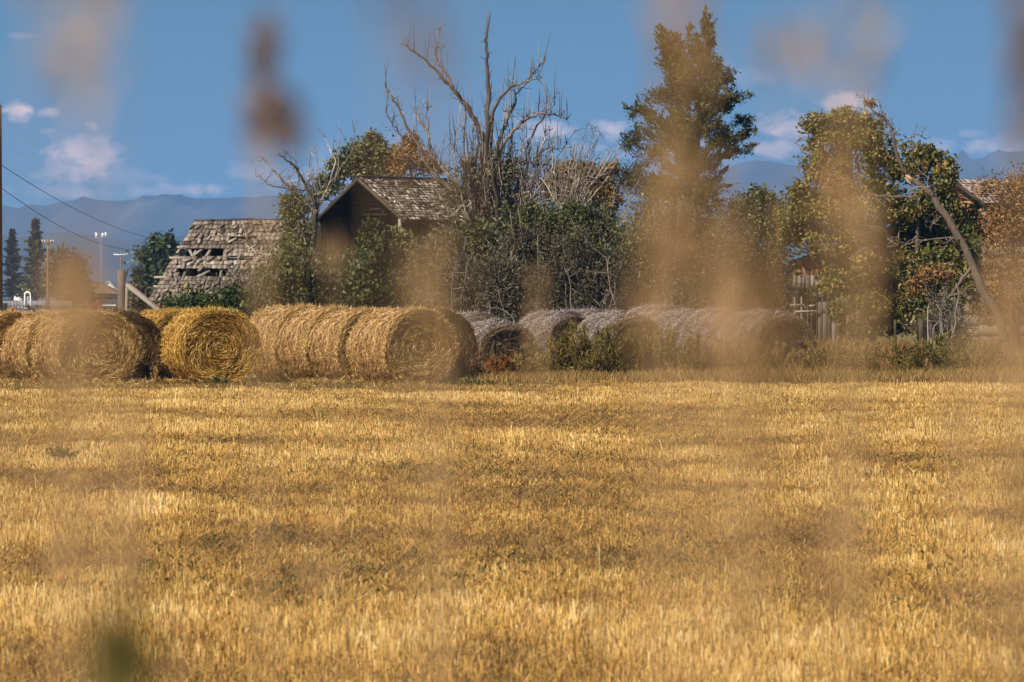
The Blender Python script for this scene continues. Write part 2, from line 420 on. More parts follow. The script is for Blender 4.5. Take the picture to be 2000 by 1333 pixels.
# ------------------------------------------------------------------ stubble field (uncountable)
def stubble():
    r = np.random.default_rng(5); n = 1150000
    d = r.uniform(15.5, 87.5, n); hw = .125 * d + 1.3
    x = r.uniform(-1, 1, n) * hw
    edge = 78.4 + 8.2 * np.clip((x * F / d + 95) / 60, 0, 1) + (fbm(x / .7, d * 0, 91, 3) - .5) * 2.5
    q = d < edge; d, x, hw = d[q], x[q], hw[q]; n = len(d)
    sst = lambda a, b, v: np.clip((v - a) / (b - a), 0, 1) ** 2 * (3 - 2 * np.clip((v - a) / (b - a), 0, 1))
    p1 = fbm(x / 1.0, d / 1.9, 21, 4); p2 = fbm(x / .35, d / .6, 55, 3); big = fbm(x / 4.5 + 3, d / 5.5 + x / 14, 33, 3)
    fine = fbm(x / .16, d / .35, 65, 2)
    jit = (fbm(x / .8, d / 1.2, 9, 4) - .5) * 7
    pale = (big - .5) * 3.0 + (p1 - .5) * 3.0 + .45 * sst(20, 23, d + jit) * (1 - sst(24.5, 27, d + x * .3 + jit)) + .35 * sst(58, 80, d) + .25 * (1 - sst(20, 24, d)) - .12 * sst(25, 28, d + x * .3 + jit) * (1 - sst(30, 46, d + jit))
    pale = np.clip(pale, -1, 1)
    h = (.035 + .065 * r.random(n) ** 1.6) * (1 + .3 * pale) * (.6 + .8 * p2)
    lie = r.random(n) < (.24 - .12 * pale)
    lean = np.where(lie, r.uniform(.9, 1.5, n), np.abs(r.normal(0, .24, n)))
    az = r.uniform(0, 2 * math.pi, n)
    u = np.stack([np.sin(lean) * np.cos(az), np.sin(lean) * np.sin(az), np.cos(lean)], 1)
    b = np.stack([x, d, np.where(lie, r.uniform(.005, .05, n), 0)], 1)
    ya = r.uniform(-1.1, 1.1, n)
    s = np.stack([np.cos(ya), np.sin(ya), np.zeros(n)], 1)
    w = r.uniform(.0013, .0030, n) * (.8 + d / 50)
    tall = r.random(n) < .004
    h = np.where(tall, h * 2.4, h)
    l = np.where(lie, r.uniform(.04, .13, n), h)
    t = .49 + .17 * pale + r.normal(0, .15, n) + .42 * (p2 - .5) + .22 * (fine - .5)
    t = np.clip(t, .02, .98)
    a = b + u * l[:, None]
    v = np.stack([b - s * w[:, None], b + s * w[:, None], a + s * w[:, None] * .7, a - s * w[:, None] * .7], 1)
    mb = MB(); nn = len(v)
    tt = np.stack([t * .8, t * .8, t, t], 1).ravel()
    mb.add(v.reshape(-1, 3), np.arange(nn * 4).reshape(nn, 4), tt)
    tag(mb.build('stubble', M['stubble']), 'cut golden stubble covering the whole field', 'stubble', kind='stuff')


stubble()


def field_weeds():
    r = np.random.default_rng(8); mb = MB()
    spots = []
    for _ in range(1700):
        d = r.uniform(23, 84); x = r.uniform(-1, 1) * (.125 * d + 1)
        if fbm(x / 1.6, d / 3, 77, 3) > .54 or r.random() < .06: spots.append((x, d, r.uniform(.03, .10)))
    spots += [(-16.5 * .5 + 4.8 * 0 - 2.35, 31, .22), (-4.6, 44.5, .3), (-4.9, 45.2, .25)]
    for (x, d, s) in spots:
        k = int(20 + 260 * s)
        c = np.stack([x + r.normal(0, s * 1.4, k), d + r.normal(0, s * 1.4, k), np.abs(r.normal(.03, s * .5, k)) + .02], 1)
        u = unit(r.normal(0, 1, (k, 3)) + (0, 0, 1.2)); mb.leaves(c, u, r.normal(0, 1, (k, 3)), r.uniform(.02, .06, k), r.uniform(.008, .02, k), r.random(k))
    tag(mb.build('field_weeds', M['weed_green']), 'small green regrowth scattered through the stubble', 'weeds', kind='stuff')


field_weeds()


def grass_strip(name, label, n, fd, fx, hr, tint, mat, seed, dens=None):
    r = np.random.default_rng(seed)
    d = r.uniform(*fd, n); px = r.uniform(*fx, n); x = (px - 1000) / F * d
    k = fbm(x / 1.1, d / 1.1, seed, 3); keep = k > r.uniform(.15, .62, n)
    d, x, k = d[keep], x[keep], k[keep]; n = len(d)
    h = r.uniform(*hr, n) * (.45 + k)
    lean = np.abs(r.normal(0, .28, n)); az = r.uniform(0, 6.28, n)
    u = np.stack([np.sin(lean) * np.cos(az), np.sin(lean) * np.sin(az), np.cos(lean)], 1)
    b = np.stack([x, d, np.zeros(n)], 1); ya = r.uniform(-1, 1, n); s = np.stack([np.cos(ya), np.sin(ya), 0 * ya], 1)
    w = r.uniform(.0025, .0065, n)[:, None]
    m = b + u * h[:, None] * .55; a = b + u * h[:, None] + np.stack([np.cos(az), np.sin(az), -.3 + 0 * az], 1) * (h * .22)[:, None]
    t = np.clip(r.normal(tint, .2, n) + (k - .5) * .3, 0, 1)
    mb = MB()
    mb.quads(np.stack([b - s * w, b + s * w, m + s * w * .9, m - s * w * .9], 1), t)
    mb.quads(np.stack([m - s * w * .9, m + s * w * .9, a + s * w * .15, a - s * w * .15], 1), t)
    tag(mb.build(name, mat), label, 'grass', kind='stuff')


grass_strip('dry_grass', 'tall dry grass along the far field edge in front of the grey bales', 70000, (84.5, 92.5), (920, 2120), (.05, .34), .45, M['grass_dry'], 11)
grass_strip('dry_grass', 'pale tall grass under the broken tree and by the shed', 34000, (91, 122), (1540, 2150), (.2, .75), .42, M['grass_dry'], 12)
grass_strip('short_grass', 'short brownish grass and loose straw along the track by the bales', 26000, (78.2, 84.4), (-120, 960), (.02, .09), .42, M['grass_dry'], 13)
grass_strip('yard_grass', 'rough grass behind the bales', 30000, (92, 180), (-150, 1550), (.15, .5), .3, M['grass_dry'], 14)
grass_strip('green_grass', 'green grass patches at the foot of the bales', 2600, (81.0, 84.5), (-100, 1060), (.04, .16), .5, M['weed_green'], 15)


def loose_straw():
    r = np.random.default_rng(6); n = 20000
    d = r.uniform(81.6, 85.7, n); x = (r.uniform(-100, 960, n) - 1000) / F * d
    k = fbm(x / .8, d / .5, 4, 3); q = k > .5; d, x = d[q], x[q]; n = len(d)
    c = np.stack([x, d, r.uniform(.01, .05, n) + np.clip(d - 83.5, 0, .8) * .14 * r.random(n)], 1)
    u = unit(np.stack([r.normal(0, 1, n), r.normal(0, 1, n), r.normal(0, .4, n)], 1)); w = r.normal(0, .4, (n, 3)) + (0, 0, 1)
    mb = MB(); mb.leaves(c, u, w, r.uniform(.1, .3, n), r.uniform(.008, .016, n), np.clip(r.normal(.45, .25, n), 0, 1))
    tag(mb.build('loose_straw', M['straw']), 'loose straw fallen along the feet of the bales', 'straw', kind='stuff')


loose_straw()


# ------------------------------------------------------------------ bales
BL, BA, BH = 1.42, .80, 1.50


def bale_mesh(seed, sag=.0, fine=1.0):
    r = np.random.default_rng(seed)

    def surf(th, y, rr=1.0):
        # rounded drum: flattened foot, rounded shoulders, lumpy
        q = np.abs(y) / (BL / 2)
        sh = 1 - (.02 + (.145 if sag > .4 else 0)) * np.clip((q - (.5 if sag > .4 else .78)) / (.5 if sag > .4 else .22), 0, 1) ** 2
        lum = 1 + .085 * (vnoise(np.cos(th) * 2.2 + 7, np.sin(th) * 2.2 + y * 1.6 + seed, seed) - .5) + .018 * np.sin(y * 17 + seed)
        x = BA * np.cos(th) * (1 + sag * .10 * (np.sin(th) < 0)) * sh * lum * rr
        z = BH / 2 + BH / 2 * np.sin(th) * sh * lum * rr * (1 - sag * .12 * (np.sin(th) > 0))
        return np.stack([x, y, np.maximum(z, .012)], -1)

    nt, ny = 64, 18
    th = np.arange(nt) * 2 * math.pi / nt; ys = np.linspace(-BL / 2, BL / 2, ny)
    T, Y = np.meshgrid(th, ys); v = surf(T, Y, .985)
    side = MB()
    f = [(j * nt + i, j * nt + (i + 1) % nt, (j + 1) * nt + (i + 1) % nt, (j + 1) * nt + i) for j in range(ny - 1) for i in range(nt)]
    side.add(v.reshape(-1, 3), f, np.clip(.16 + .4 * (r.random(nt * ny) - .5), 0, 1))
    n = int(9500 * fine)
    t = r.uniform(0, 2 * math.pi, n); y = r.uniform(-BL / 2, BL / 2, n); e = 1e-3
    p = surf(t, y); du = unit(surf(t + e, y) - p); dv = np.array((0., 1, 0)); nn = unit(np.cross(du, dv) * 1.0); nn *= np.sign(np.sum(nn * (p - (0, 0, BH / 2)), 1))[:, None]
    a = r.normal(0, .55, n)
    u = du * np.cos(a)[:, None] + dv * np.sin(a)[:, None] + nn * r.normal(.05, .16, n)[:, None]
    w = nn + r.normal(0, .35, (n, 3))
    band = .07 * np.sin(y * 21 + seed) + .3 * (vnoise(np.cos(t) * 3 + 5, np.sin(t) * 3 + y * 3, seed + 2) - .5) + .10 * (r.random(n) - .5)
    tt = np.clip(r.normal(.52, .22, n) + band, .03, 1)
    side.leaves(p + nn * r.uniform(-.006, .028, n)[:, None], u, w, r.uniform(.045, .13, n) / fine ** .4, r.uniform(.007, .015, n) / fine ** .4, tt)
    # frayed straws standing off the top and shoulders
    k = 900; t = r.uniform(-.3, math.pi + .3, k); y = r.uniform(-BL / 2, BL / 2, k); p = surf(t, y)
    nn = unit(p - np.stack([0 * y, y, np.full(k, BH / 2)], 1))
    u = nn + r.normal(0, .9, (k, 3)); side.leaves(p + unit(u) * .04, u, r.normal(0, 1, (k, 3)), r.uniform(.08, .2, k), r.uniform(.007, .012, k), r.uniform(.4, 1, k))

    def end(sgn):
        fm = MB(); nr = 14
        R = np.linspace(.0, 1, nr); T, Q = np.meshgrid(th, R)
        p = surf(T, np.full_like(T, sgn * BL / 2), 1.0) * Q[..., None] + np.array((0, 0, BH / 2)) * (1 - Q[..., None])
        dish = .06 * (1 - Q ** 3) - .05 * (vnoise(Q * 9, T * .7, seed + 3) - .5) - .008 * np.sin(Q * 30 + T + seed) * (Q > .15)
        p[..., 1] = sgn * (BL / 2 + .02 - dish)
        f = [(j * nt + i, j * nt + (i + 1) % nt, (j + 1) * nt + (i + 1) % nt, (j + 1) * nt + i) for j in range(nr - 1) for i in range(nt)]
        fm.add(p.reshape(-1, 3), f, np.clip(.12 + .3 * (r.random(nt * nr) - .5), 0, 1))
        n = 7000; q = np.sqrt(r.uniform(.0, 1, n)) * 1.0; t = r.uniform(0, 2 * math.pi, n)
        e = 1e-3
        o = surf(t, np.full(n, sgn * BL / 2)); o2 = surf(t + e, np.full(n, sgn * BL / 2))
        cen = np.array((0, sgn * BL / 2, BH / 2))
        pp = cen + (o - cen) * q[:, None]; du = unit(o2 - o); rd = unit(o - cen)
        a = r.normal(.12, .30, n) + (vnoise(q * 8, t * 2.2, seed) - .5) * 1.3
        u = du * np.cos(a)[:, None] + rd * np.sin(a)[:, None]; u[:, 1] += sgn * r.normal(.10, .20, n)
        pp[:, 1] = sgn * (BL / 2 + .02 - .06 * (1 - q ** 3) + .008 * np.sin(q * 30 + t + seed) * (q > .15) + r.uniform(-.01, .05, n))
        w = np.array((0, sgn, 0)) + r.normal(0, .5, (n, 3))
        tt = np.clip(r.normal(.46, .24, n) + .02 * np.sin(q * 34 + t * .9) + .5 * (vnoise(q * 6 + 3, t * 1.6, seed + 5) - .5), .02, 1)
        fm.leaves(pp, u, w, r.uniform(.06, .17, n), r.uniform(.006, .014, n), tt)
        k = 800; t = r.uniform(0, 2 * math.pi, k); p = surf(t, np.full(k, sgn * (BL / 2 - .01))); rd = unit(p - cen)
        u = rd * r.uniform(.2, 1, k)[:, None] + unit(np.cross(rd, (0, 1, 0))) * r.normal(0, 1, k)[:, None] + np.array((0, sgn, 0)) * r.uniform(-.1, .9, k)[:, None]
        fm.leaves(p + unit(u) * .03, u, r.normal(0, 1, (k, 3)), r.uniform(.1, .22, k), r.uniform(.008, .013, k), r.uniform(.35, 1, k))
        return fm
    return side, end(-1), end(1)


def make_bale(seed, ms, me_, name, label, cat, group, sag=0.):
    s, e1, e2 = bale_mesh(seed, sag, 1.5 if 'hay' in name else 1.0)
    t = thing(name, (0, 0, 0), label, cat, group)
    s.build('wrapped_side', ms, t); e1.build('end_face', me_, t); e2.build('end_face', me_, t)
    return t


GS, GH = 'round straw bales in golden rows', 'round hay bales gone grey'
protos = {}
seen = set()


def put_bale(kind, px, d, rot, label, sc=(1, 1, 1)):
    spec = {'d': (6, M['straw_brown_shade'], M['straw_brown_shade'], 'straw_bale', 'straw bale', GS, .2), 'a': (1, M['straw_side'], M['straw'], 'straw_bale', 'straw bale', GS, .0), 'b': (2, M['straw_gold'], M['straw_gold'], 'straw_bale', 'straw bale', GS, .1),
            'c': (3, M['straw_side'], M['straw'], 'straw_bale', 'straw bale', GS, .3),
            'g': (4, M['hay_grey'], M['hay_brown'], 'hay_bale', 'hay bale', GH, .5), 'h': (5, M['hay_grey'], M['hay_brown'], 'hay_bale', 'hay bale', GH, .9)}[kind]
    if kind not in protos:
        t = make_bale(spec[0], spec[1], spec[2], spec[3], label, spec[4], spec[5], spec[6]); protos[kind] = t
        t.location = tuple(G(px, d)); t.rotation_euler = (0, 0, math.radians(rot)); t.scale = sc
    else:
        t = copy_tree(protos[kind], G(px, d), math.radians(rot), sc, label)
    return t


put_bale('c', 168, 85.1, 27, 'straw bale at the left with a broad swirled face behind the blurred beige plume', (1.06, 1, .985))
put_bale('c', 99, 86.7, 27, 'straw bale end to end behind the broad-faced bale at the left', (1.0, 1, .97))
put_bale('a', 4, 87.7, 27, 'straw bale cut off by the left frame edge, second of its row', (1.0, 1, .95))
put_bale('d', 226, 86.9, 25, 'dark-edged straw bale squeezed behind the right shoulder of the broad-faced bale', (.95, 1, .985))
put_bale('b', 412, 85.1, 20, 'orange-gold straw bale whose spiral face stands clear of any blur', (1, 1, 1.01))
put_bale('b', 336, 89.1, 25, 'golden straw bale hidden behind the clear spiral-faced bale, left shoulder showing', (1, 1, .985))
put_bale('a', 784, 84.8, 32, 'front straw bale of the long golden row, half veiled swirled face turned right')
put_bale('a', 692, 86.4, 32, 'second straw bale of the long row, touching the half veiled front bale', (1, 1, .99))
put_bale('a', 631, 87.4, 32, 'third straw bale of the long row, only its side showing', (1, 1, 1.015))
put_bale('a', 570, 88.4, 32, 'last straw bale of the long row, its end behind the clear spiral-faced bale', (1, 1, 1.03))
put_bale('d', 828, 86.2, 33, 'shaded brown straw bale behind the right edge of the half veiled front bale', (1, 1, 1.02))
put_bale('h', 965, 92.0, 26, 'sagging dark hay bale with a black hollow in its brown face', (.95, 1, .87))
put_bale('g', 917, 94.6, 28, 'grey hay bale behind the sagging one with the black hollow', (1, 1, .96))
put_bale('g', 1085, 95.5, 34, 'grey hay bale with its side rising above the green weeds', (1, 1, .98))
put_bale('h', 1206, 94.2, 33, 'grey hay bale with a brown face above the green weeds', (1, 1, 1.0))
put_bale('g', 1145, 96.0, 33, 'pale grey hay bale end to end behind the brown-faced one in the weeds', (1, 1, 1.0))
put_bale('g', 1285, 100.5, 30, 'brownish hay bale standing highest at the back by the conifer', (1, 1, 1.06))
put_bale('h', 1342, 97.5, 34, 'hay bale with tan straw on its shoulder, between the highest bale and the veiled pair', (1, 1, 1.02))
put_bale('g', 1412, 94.8, 32, 'grey-brown hay bale veiled by the wide beige plume', (1, 1, 1.03))
put_bale('h', 1492, 93.6, 34, 'hay bale at the right end of the rows with a dark ragged edge', (1.08, 1.1, 1.02))


# ------------------------------------------------------------------ plants
def crown(mb, clumps, d, n, ll, ww, tint, seed, ub=.3, sub=.30, ns=None, flat=1.0, dspread=1.0, along=0.0):
    """clumps: (px, py, rx, ry[, dd]) in photo pixels at distance d"""
    r = np.random.default_rng(seed); S = F / d
    cl = [c if len(c) > 4 else (*c, 0.0) for c in clumps]
    area = np.array([c[2] * c[3] for c in cl]); area = area / area.sum()
    for c, a in zip(cl, area):
        k = max(int(n * a), 8); ctr = P(c[0], c[1], d + c[4])
        rad = np.array((c[2] / S, (c[2] + c[3]) / 2 / S * dspread, c[3] / S))
        m = ns or max(6, int(10 + 60 * a))
        dirs = unit(r.normal(0, 1, (m, 3))); rr = r.uniform(.35, 1.0, m)[:, None]
        sc = ctr + dirs * rad * rr
        st = r.normal(0, .17, m); ssz = r.uniform(.6, 1.35, m)
        i = r.integers(0, m, k)
        p = sc[i] + r.normal(0, 1, (k, 3)) * (rad * sub)[None] * ssz[i][:, None] * (1, 1, flat)
        out = unit(p - ctr)
        u = unit(r.normal(0, 1, (k, 3)) + out * ub * 2 + np.array((0, 0, along)))
        w = unit(r.normal(0, .8, (k, 3)) + out + (0, 0, .5))
        t = np.clip(r.normal(tint, .2, k) + st[i], 0, 1)
        p[:, 2] = np.maximum(p[:, 2], .02)
        mb.leaves(p, u, w, r.uniform(.6, 1.35, k) * ll, r.uniform(.6, 1.35, k) * ww, t)


def wander(a, b, n, amp, r):
    t = np.linspace(0, 1, n)[:, None]
    p = a * (1 - t) + b * t
    j = np.cumsum(r.normal(0, amp, (n, 3)), 0); j = j - t * j[-1]
    return p + j


def twigs(mb, pts, r, k, L, rad, tint=.5, up=.5, depth=1):
    for _ in range(k):
        i = r.integers(len(pts) // 4, len(pts)); p = np.asarray(pts[i])
        dr = unit(r.normal(0, 1, 3) + (0, 0, up)); l = L * r.uniform(.4, 1.3)
        q = wander(p, p + dr * l, 5, l * .028, r)
        mb.tube(q, np.linspace(rad, rad * .35, 5), 4, np.clip(r.normal(tint, .2), 0, 1))
        if depth > 0: twigs(mb, q, r, 2, L * .5, rad * .6, tint, up, depth - 1)


def poly(pts, d, rad, n=4):
    """smooth px polyline -> world points with per-point depth; pts (px,py[,dd])"""
    w = np.array([P(p[0], p[1], d + (p[2] if len(p) > 2 else 0)) for p in pts])
    t = np.linspace(0, len(w) - 1, (len(w) - 1) * n + 1)
    q = np.stack([np.interp(t, np.arange(len(w)), w[:, k]) for k in range(3)], 1)
    for _ in range(2): q[1:-1] = .25 * q[:-2] + .5 * q[1:-1] + .25 * q[2:]
    return q


def shrub(name, px, d, clumps, mat, n, ll, ww, tint, seed, label, stems=7, sm='twig_grey', twig=24, group='shrubs behind the bales', along=.3, ub=.4, tl=.5, cat='shrub'):
    r = np.random.default_rng(seed); base = G(px, d)
    t = thing(name, base, label, cat, group)
    mb = MB(); crown(mb, clumps, d, n, ll, ww, tint, seed, ub=ub, along=along)
    mb.build('foliage', M[mat], t)
    sb = MB()
    for k in range(stems):
        c = clumps[k % len(clumps)]; e = P(c[0] + r.normal(0, c[2] * .4), c[1] - c[3] * r.uniform(-.3, .8), d + r.normal(0, .4))
        b0 = base + np.array((r.normal(0, .35), r.normal(0, .3), 0)) + np.array(((c[0] - px) / F * d * .5, 0, 0))
        q = wander(b0, e, 9, .05, r); sb.tube(q, np.linspace(.035, .009, 9), 5, r.uniform(.2, .8))
        twigs(sb, q, r, max(1, twig // stems), tl, .009, r.uniform(.35, .8), .4, 1)
    sb.build('stem', M[sm], t)
    return t


# dark green shrubs, grey twiggy ones, olive ones -- left to right
shrub('leafy_shrub', 400, 103, [(345, 598, 30, 22), (400, 592, 45, 25), (455, 590, 40, 26), (370, 610, 60, 20), (430, 615, 60, 20)], 'leaf_dark', 5200, .13, .07, .5, 31,
      'low green shrub in front of the collapsed barn eave', 6)
shrub('bare_shrub', 440, 104, [(430, 560, 60, 30), (480, 545, 40, 40), (500, 570, 50, 30)], 'leaf_grey', 500, .09, .04, .4, 32, 'bare dark twigs reaching over the collapsed shingle roof', 12, 'bark_dark', 60, tl=.7)
shrub('leafy_shrub', 560, 106, [(530, 560, 45, 45), (580, 540, 50, 60), (540, 600, 60, 30), (600, 590, 50, 40), (510, 590, 40, 30)], 'leaf_olive', 8000, .11, .055, .38, 33, 'olive shrub between the collapsed barn and the dark shed gable', 8)
shrub('leafy_shrub', 640, 107, [(640, 570, 45, 40), (650, 600, 55, 30), (600, 545, 26, 30), (670, 560, 30, 26)], 'leaf_grey', 5200, .10, .045, .45, 34, 'grey-green shrub below the dark gable wall', 10, twig=50)
shrub('tall_shrub', 730, 106, [(728, 455, 26, 24), (735, 490, 32, 35), (725, 530, 45, 40), (735, 570, 45, 40), (700, 570, 40, 40), (740, 605, 55, 30), (760, 560, 28, 40)], 'leaf_dark', 10000, .13, .08, .45, 35,
      'tall dark green shrub climbing in front of the shed doorway', 8)
shrub('leafy_shrub', 785, 107, [(782, 470, 22, 24), (790, 500, 25, 35), (785, 535, 25, 30)], 'leaf_olive', 3600, .12, .07, .6, 36, 'yellow-green shrub right of the tall dark one, under the shed eave', 5)
shrub('twiggy_shrub', 850, 106, [(840, 505, 45, 45), (868, 482, 40, 30), (830, 560, 55, 50), (880, 540, 45, 50), (860, 600, 60, 30)], 'leaf_grey', 8500, .10, .045, .5, 37, 'tan-grey twiggy shrub behind the small beige blur', 12, twig=60)
shrub('leafy_shrub', 925, 108, [(920, 470, 40, 35), (930, 510, 45, 45), (905, 570, 40, 45), (940, 590, 45, 30), (900, 470, 26, 22)], 'leaf_olive', 7500, .11, .06, .3, 38, 'dark green shrub at the foot of the dead tree', 8)
shrub('twiggy_shrub', 985, 104, [(990, 530, 45, 45), (970, 575, 55, 40), (1020, 570, 50, 40), (1010, 605, 60, 25), (950, 540, 35, 40)], 'leaf_grey', 8000, .11, .03, .4, 39, 'bare grey twig thicket above the dark hollow bale', 26, 'twig_grey', 210, tl=.55)
shrub('twiggy_shrub', 1040, 108, [(1040, 480, 50, 40), (1010, 500, 40, 40), (1070, 500, 40, 40)], 'leaf_grey', 7000, .11, .035, .4, 40, 'brown twiggy shrub between the dead tree and the yellow bush', 18, 'twig_grey', 120)
shrub('leafy_shrub', 1085, 109, [(1060, 440, 40, 35), (1010, 430, 35, 35), (1100, 450, 35, 30), (1040, 415, 30, 20)], 'leaf_olive', 4800, .10, .05, .35, 41, 'olive shrub in the middle of the dead stems', 8)
shrub('leafy_shrub', 1135, 105, [(1125, 560, 38, 40), (1140, 525, 30, 34), (1135, 598, 45, 25), (1172, 585, 25, 30), (1180, 500, 22, 26)], 'leaf_dark', 4200, .11, .065, .4, 42, 'dark green shrub below the bare stems, behind the grey bales', 8)
shrub('leafy_shrub', 1180, 109, [(1165, 430, 40, 35), (1130, 420, 30, 25), (1185, 455, 35, 35)], 'leaf_olive', 3800, .10, .05, .25, 43, 'small dark green shrub at the base of the bare pale stems', 6)
shrub('twiggy_shrub', 1240, 106, [(1225, 500, 45, 70), (1250, 560, 55, 55), (1215, 590, 45, 35), (1285, 580, 45, 40), (1270, 500, 35, 50)], 'leaf_olive', 7500, .10, .05, .35, 44, 'olive twiggy shrub with pale crooked branches left of the conifer trunk', 14, 'deadwood', 60)
shrub('twiggy_shrub', 1355, 105, [(1340, 520, 50, 60), (1390, 560, 55, 50), (1350, 590, 60, 35), (1330, 450, 40, 50), (1400, 480, 40, 50)], 'leaf_grey', 9000, .10, .05, .42, 45, 'grey-brown shrub under the conifer behind the wide plume', 14, twig=70)
shrub('leafy_shrub', 1470, 107, [(1455, 500, 45, 60), (1490, 540, 45, 60), (1470, 590, 60, 40), (1440, 440, 35, 50), (1510, 580, 30, 40)], 'leaf_grey', 8500, .11, .06, .4, 46, 'dull shrub between the conifer and the plank shed', 10, twig=40)


shrub('dense_thicket', 960, 113, [(900, 500, 60, 60), (960, 520, 70, 60), (1030, 520, 60, 60), (930, 590, 70, 40), (1020, 590, 70, 40), (990, 460, 60, 40)], 'leaf_olive', 11000, .14, .07, .28, 47, 'dull olive thicket standing behind the bare grey twigs', 12)
shrub('dense_thicket', 1130, 114, [(1080, 510, 50, 60), (1140, 500, 55, 70), (1100, 580, 70, 50), (1190, 540, 50, 70), (1090, 440, 60, 30)], 'leaf_olive', 9500, .14, .07, .33, 48, 'dark olive thicket behind the leafy shrub below the bare stems', 12)
shrub('dense_thicket', 1340, 114, [(1260, 520, 50, 80), (1340, 540, 60, 70), (1420, 530, 60, 70), (1500, 540, 50, 60), (1380, 450, 60, 50), (1300, 440, 50, 50)], 'leaf_olive', 13000, .14, .07, .33, 49, 'dark olive thicket round the foot of the conifer', 12)
shrub('dense_thicket', 620, 112, [(560, 570, 60, 50), (640, 560, 60, 50), (700, 560, 50, 50), (780, 560, 60, 60), (850, 560, 60, 60)], 'leaf_dark', 9000, .17, .09, .25, 50, 'dark thicket under the shed, behind the grey-green shrubs', 12)

shrub('twiggy_shrub', 1165, 104.5, [(1160, 545, 45, 50), (1185, 590, 40, 30), (1110, 600, 45, 25), (1200, 530, 30, 40), (1130, 480, 40, 35), (1080, 540, 40, 40)], 'leaf_grey', 8500, .10, .03, .4, 57, 'bare brown twigs hanging over the leafy green shrub behind the grey bales', 18, 'twig_grey', 150, tl=.5)
shrub('twiggy_shrub', 900, 104.5, [(900, 540, 40, 45), (880, 585, 45, 30), (925, 600, 40, 20)], 'leaf_grey', 3500, .10, .03, .4, 58, 'low brown twig shrub behind the half veiled front bale', 16, 'twig_grey', 130, tl=.5)


def tree(name, px, d, trunk, clumps, mat, n, ll, ww, tint, seed, label, bark='bark', group=None, limbs=True, along=.2, ub=.4, trad=.14, sub=.3, ns=None, tw=3, cat='tree'):
    r = np.random.default_rng(seed); base = G(px, d)
    t = thing(name, base, label, cat, group)
    mb = MB(); crown(mb, clumps, d, n, ll, ww, tint, seed, ub=ub, along=along, sub=sub, ns=ns)
    mb.build('crown', M[mat], t)
    tb = MB(); q = poly([(px, 580 + F * HC / d)] + trunk, d, 1)
    q[0] = base
    tb.tube(q, np.linspace(trad, trad * .3, len(q)), 8, .5, seed, .25)
    if limbs:
        for c in clumps:
            e = P(c[0], c[1], d + (c[4] if len(c) > 4 else 0)); i = np.argmin(np.linalg.norm(q - (e - (0, 0, .5)), axis=1)); i = min(i, len(q) - 2)
            w = wander(q[i], e, 7, .05, r); tb.tube(w, np.linspace(trad * .35, .012, 7), 5, r.uniform(.3, .7))
            twigs(tb, w, r, tw, .5, .011, .5, .3, 1)
    tb.build('trunk', M[bark], t)
    return t


# trees behind the shed
tree('bushy_tree', 720, 165, [(722, 400), (728, 300)], [(735, 290, 32, 32), (700, 305, 35, 30), (755, 315, 28, 28), (720, 330, 50, 25), (665, 330, 34, 22), (640, 360, 28, 22), (620, 385, 20, 16), (728, 268, 16, 12)], 'leaf_olive', 9000, .17, .08, .55, 51,
     'rounded olive tree rising behind the shed ridge', group='trees behind the shed')
tree('bushy_tree', 810, 162, [(808, 400), (800, 300)], [(795, 300, 26, 30), (820, 315, 28, 26), (775, 325, 22, 22), (800, 275, 16, 16), (845, 330, 20, 20)], 'leaf_rust', 2600, .17, .07, .4, 52,
     'thin yellowing tree between the shed ridge and the dead limbs', group='trees behind the shed', tw=5)
tree('bushy_tree', 1140, 150, [(1140, 420), (1140, 360)], [(1095, 350, 32, 25), (1130, 335, 35, 20), (1170, 345, 32, 25), (1110, 375, 45, 25), (1180, 380, 35, 30), (1195, 330, 14, 14)], 'leaf_gold', 8500, .16, .09, .45, 53,
     'orange-brown leafy tree behind the bare pale stems', group='trees behind the shed')
tree('bushy_tree', 1500, 135, [(1500, 480), (1498, 400)], [(1490, 390, 30, 28), (1515, 415, 28, 30), (1485, 440, 40, 35), (1520, 465, 30, 30), (1455, 410, 22, 30)], 'leaf_yellow', 5200, .14, .08, .35, 54,
     'small yellow-green tree between the conifer and the broken tree', group='trees behind the shed')
tree('bushy_tree', 590, 112, [(590, 540), (588, 440)], [(568, 420, 26, 26), (582, 450, 26, 35), (575, 490, 32, 40), (590, 515, 22, 36), (560, 530, 32, 35), (565, 390, 18, 14), (590, 400, 14, 16)], 'leaf_olive', 8500, .11, .045, .6, 55,
     'pale olive willow growing against the left wall of the dark shed', group='trees behind the shed', tw=6, bark='deadwood')


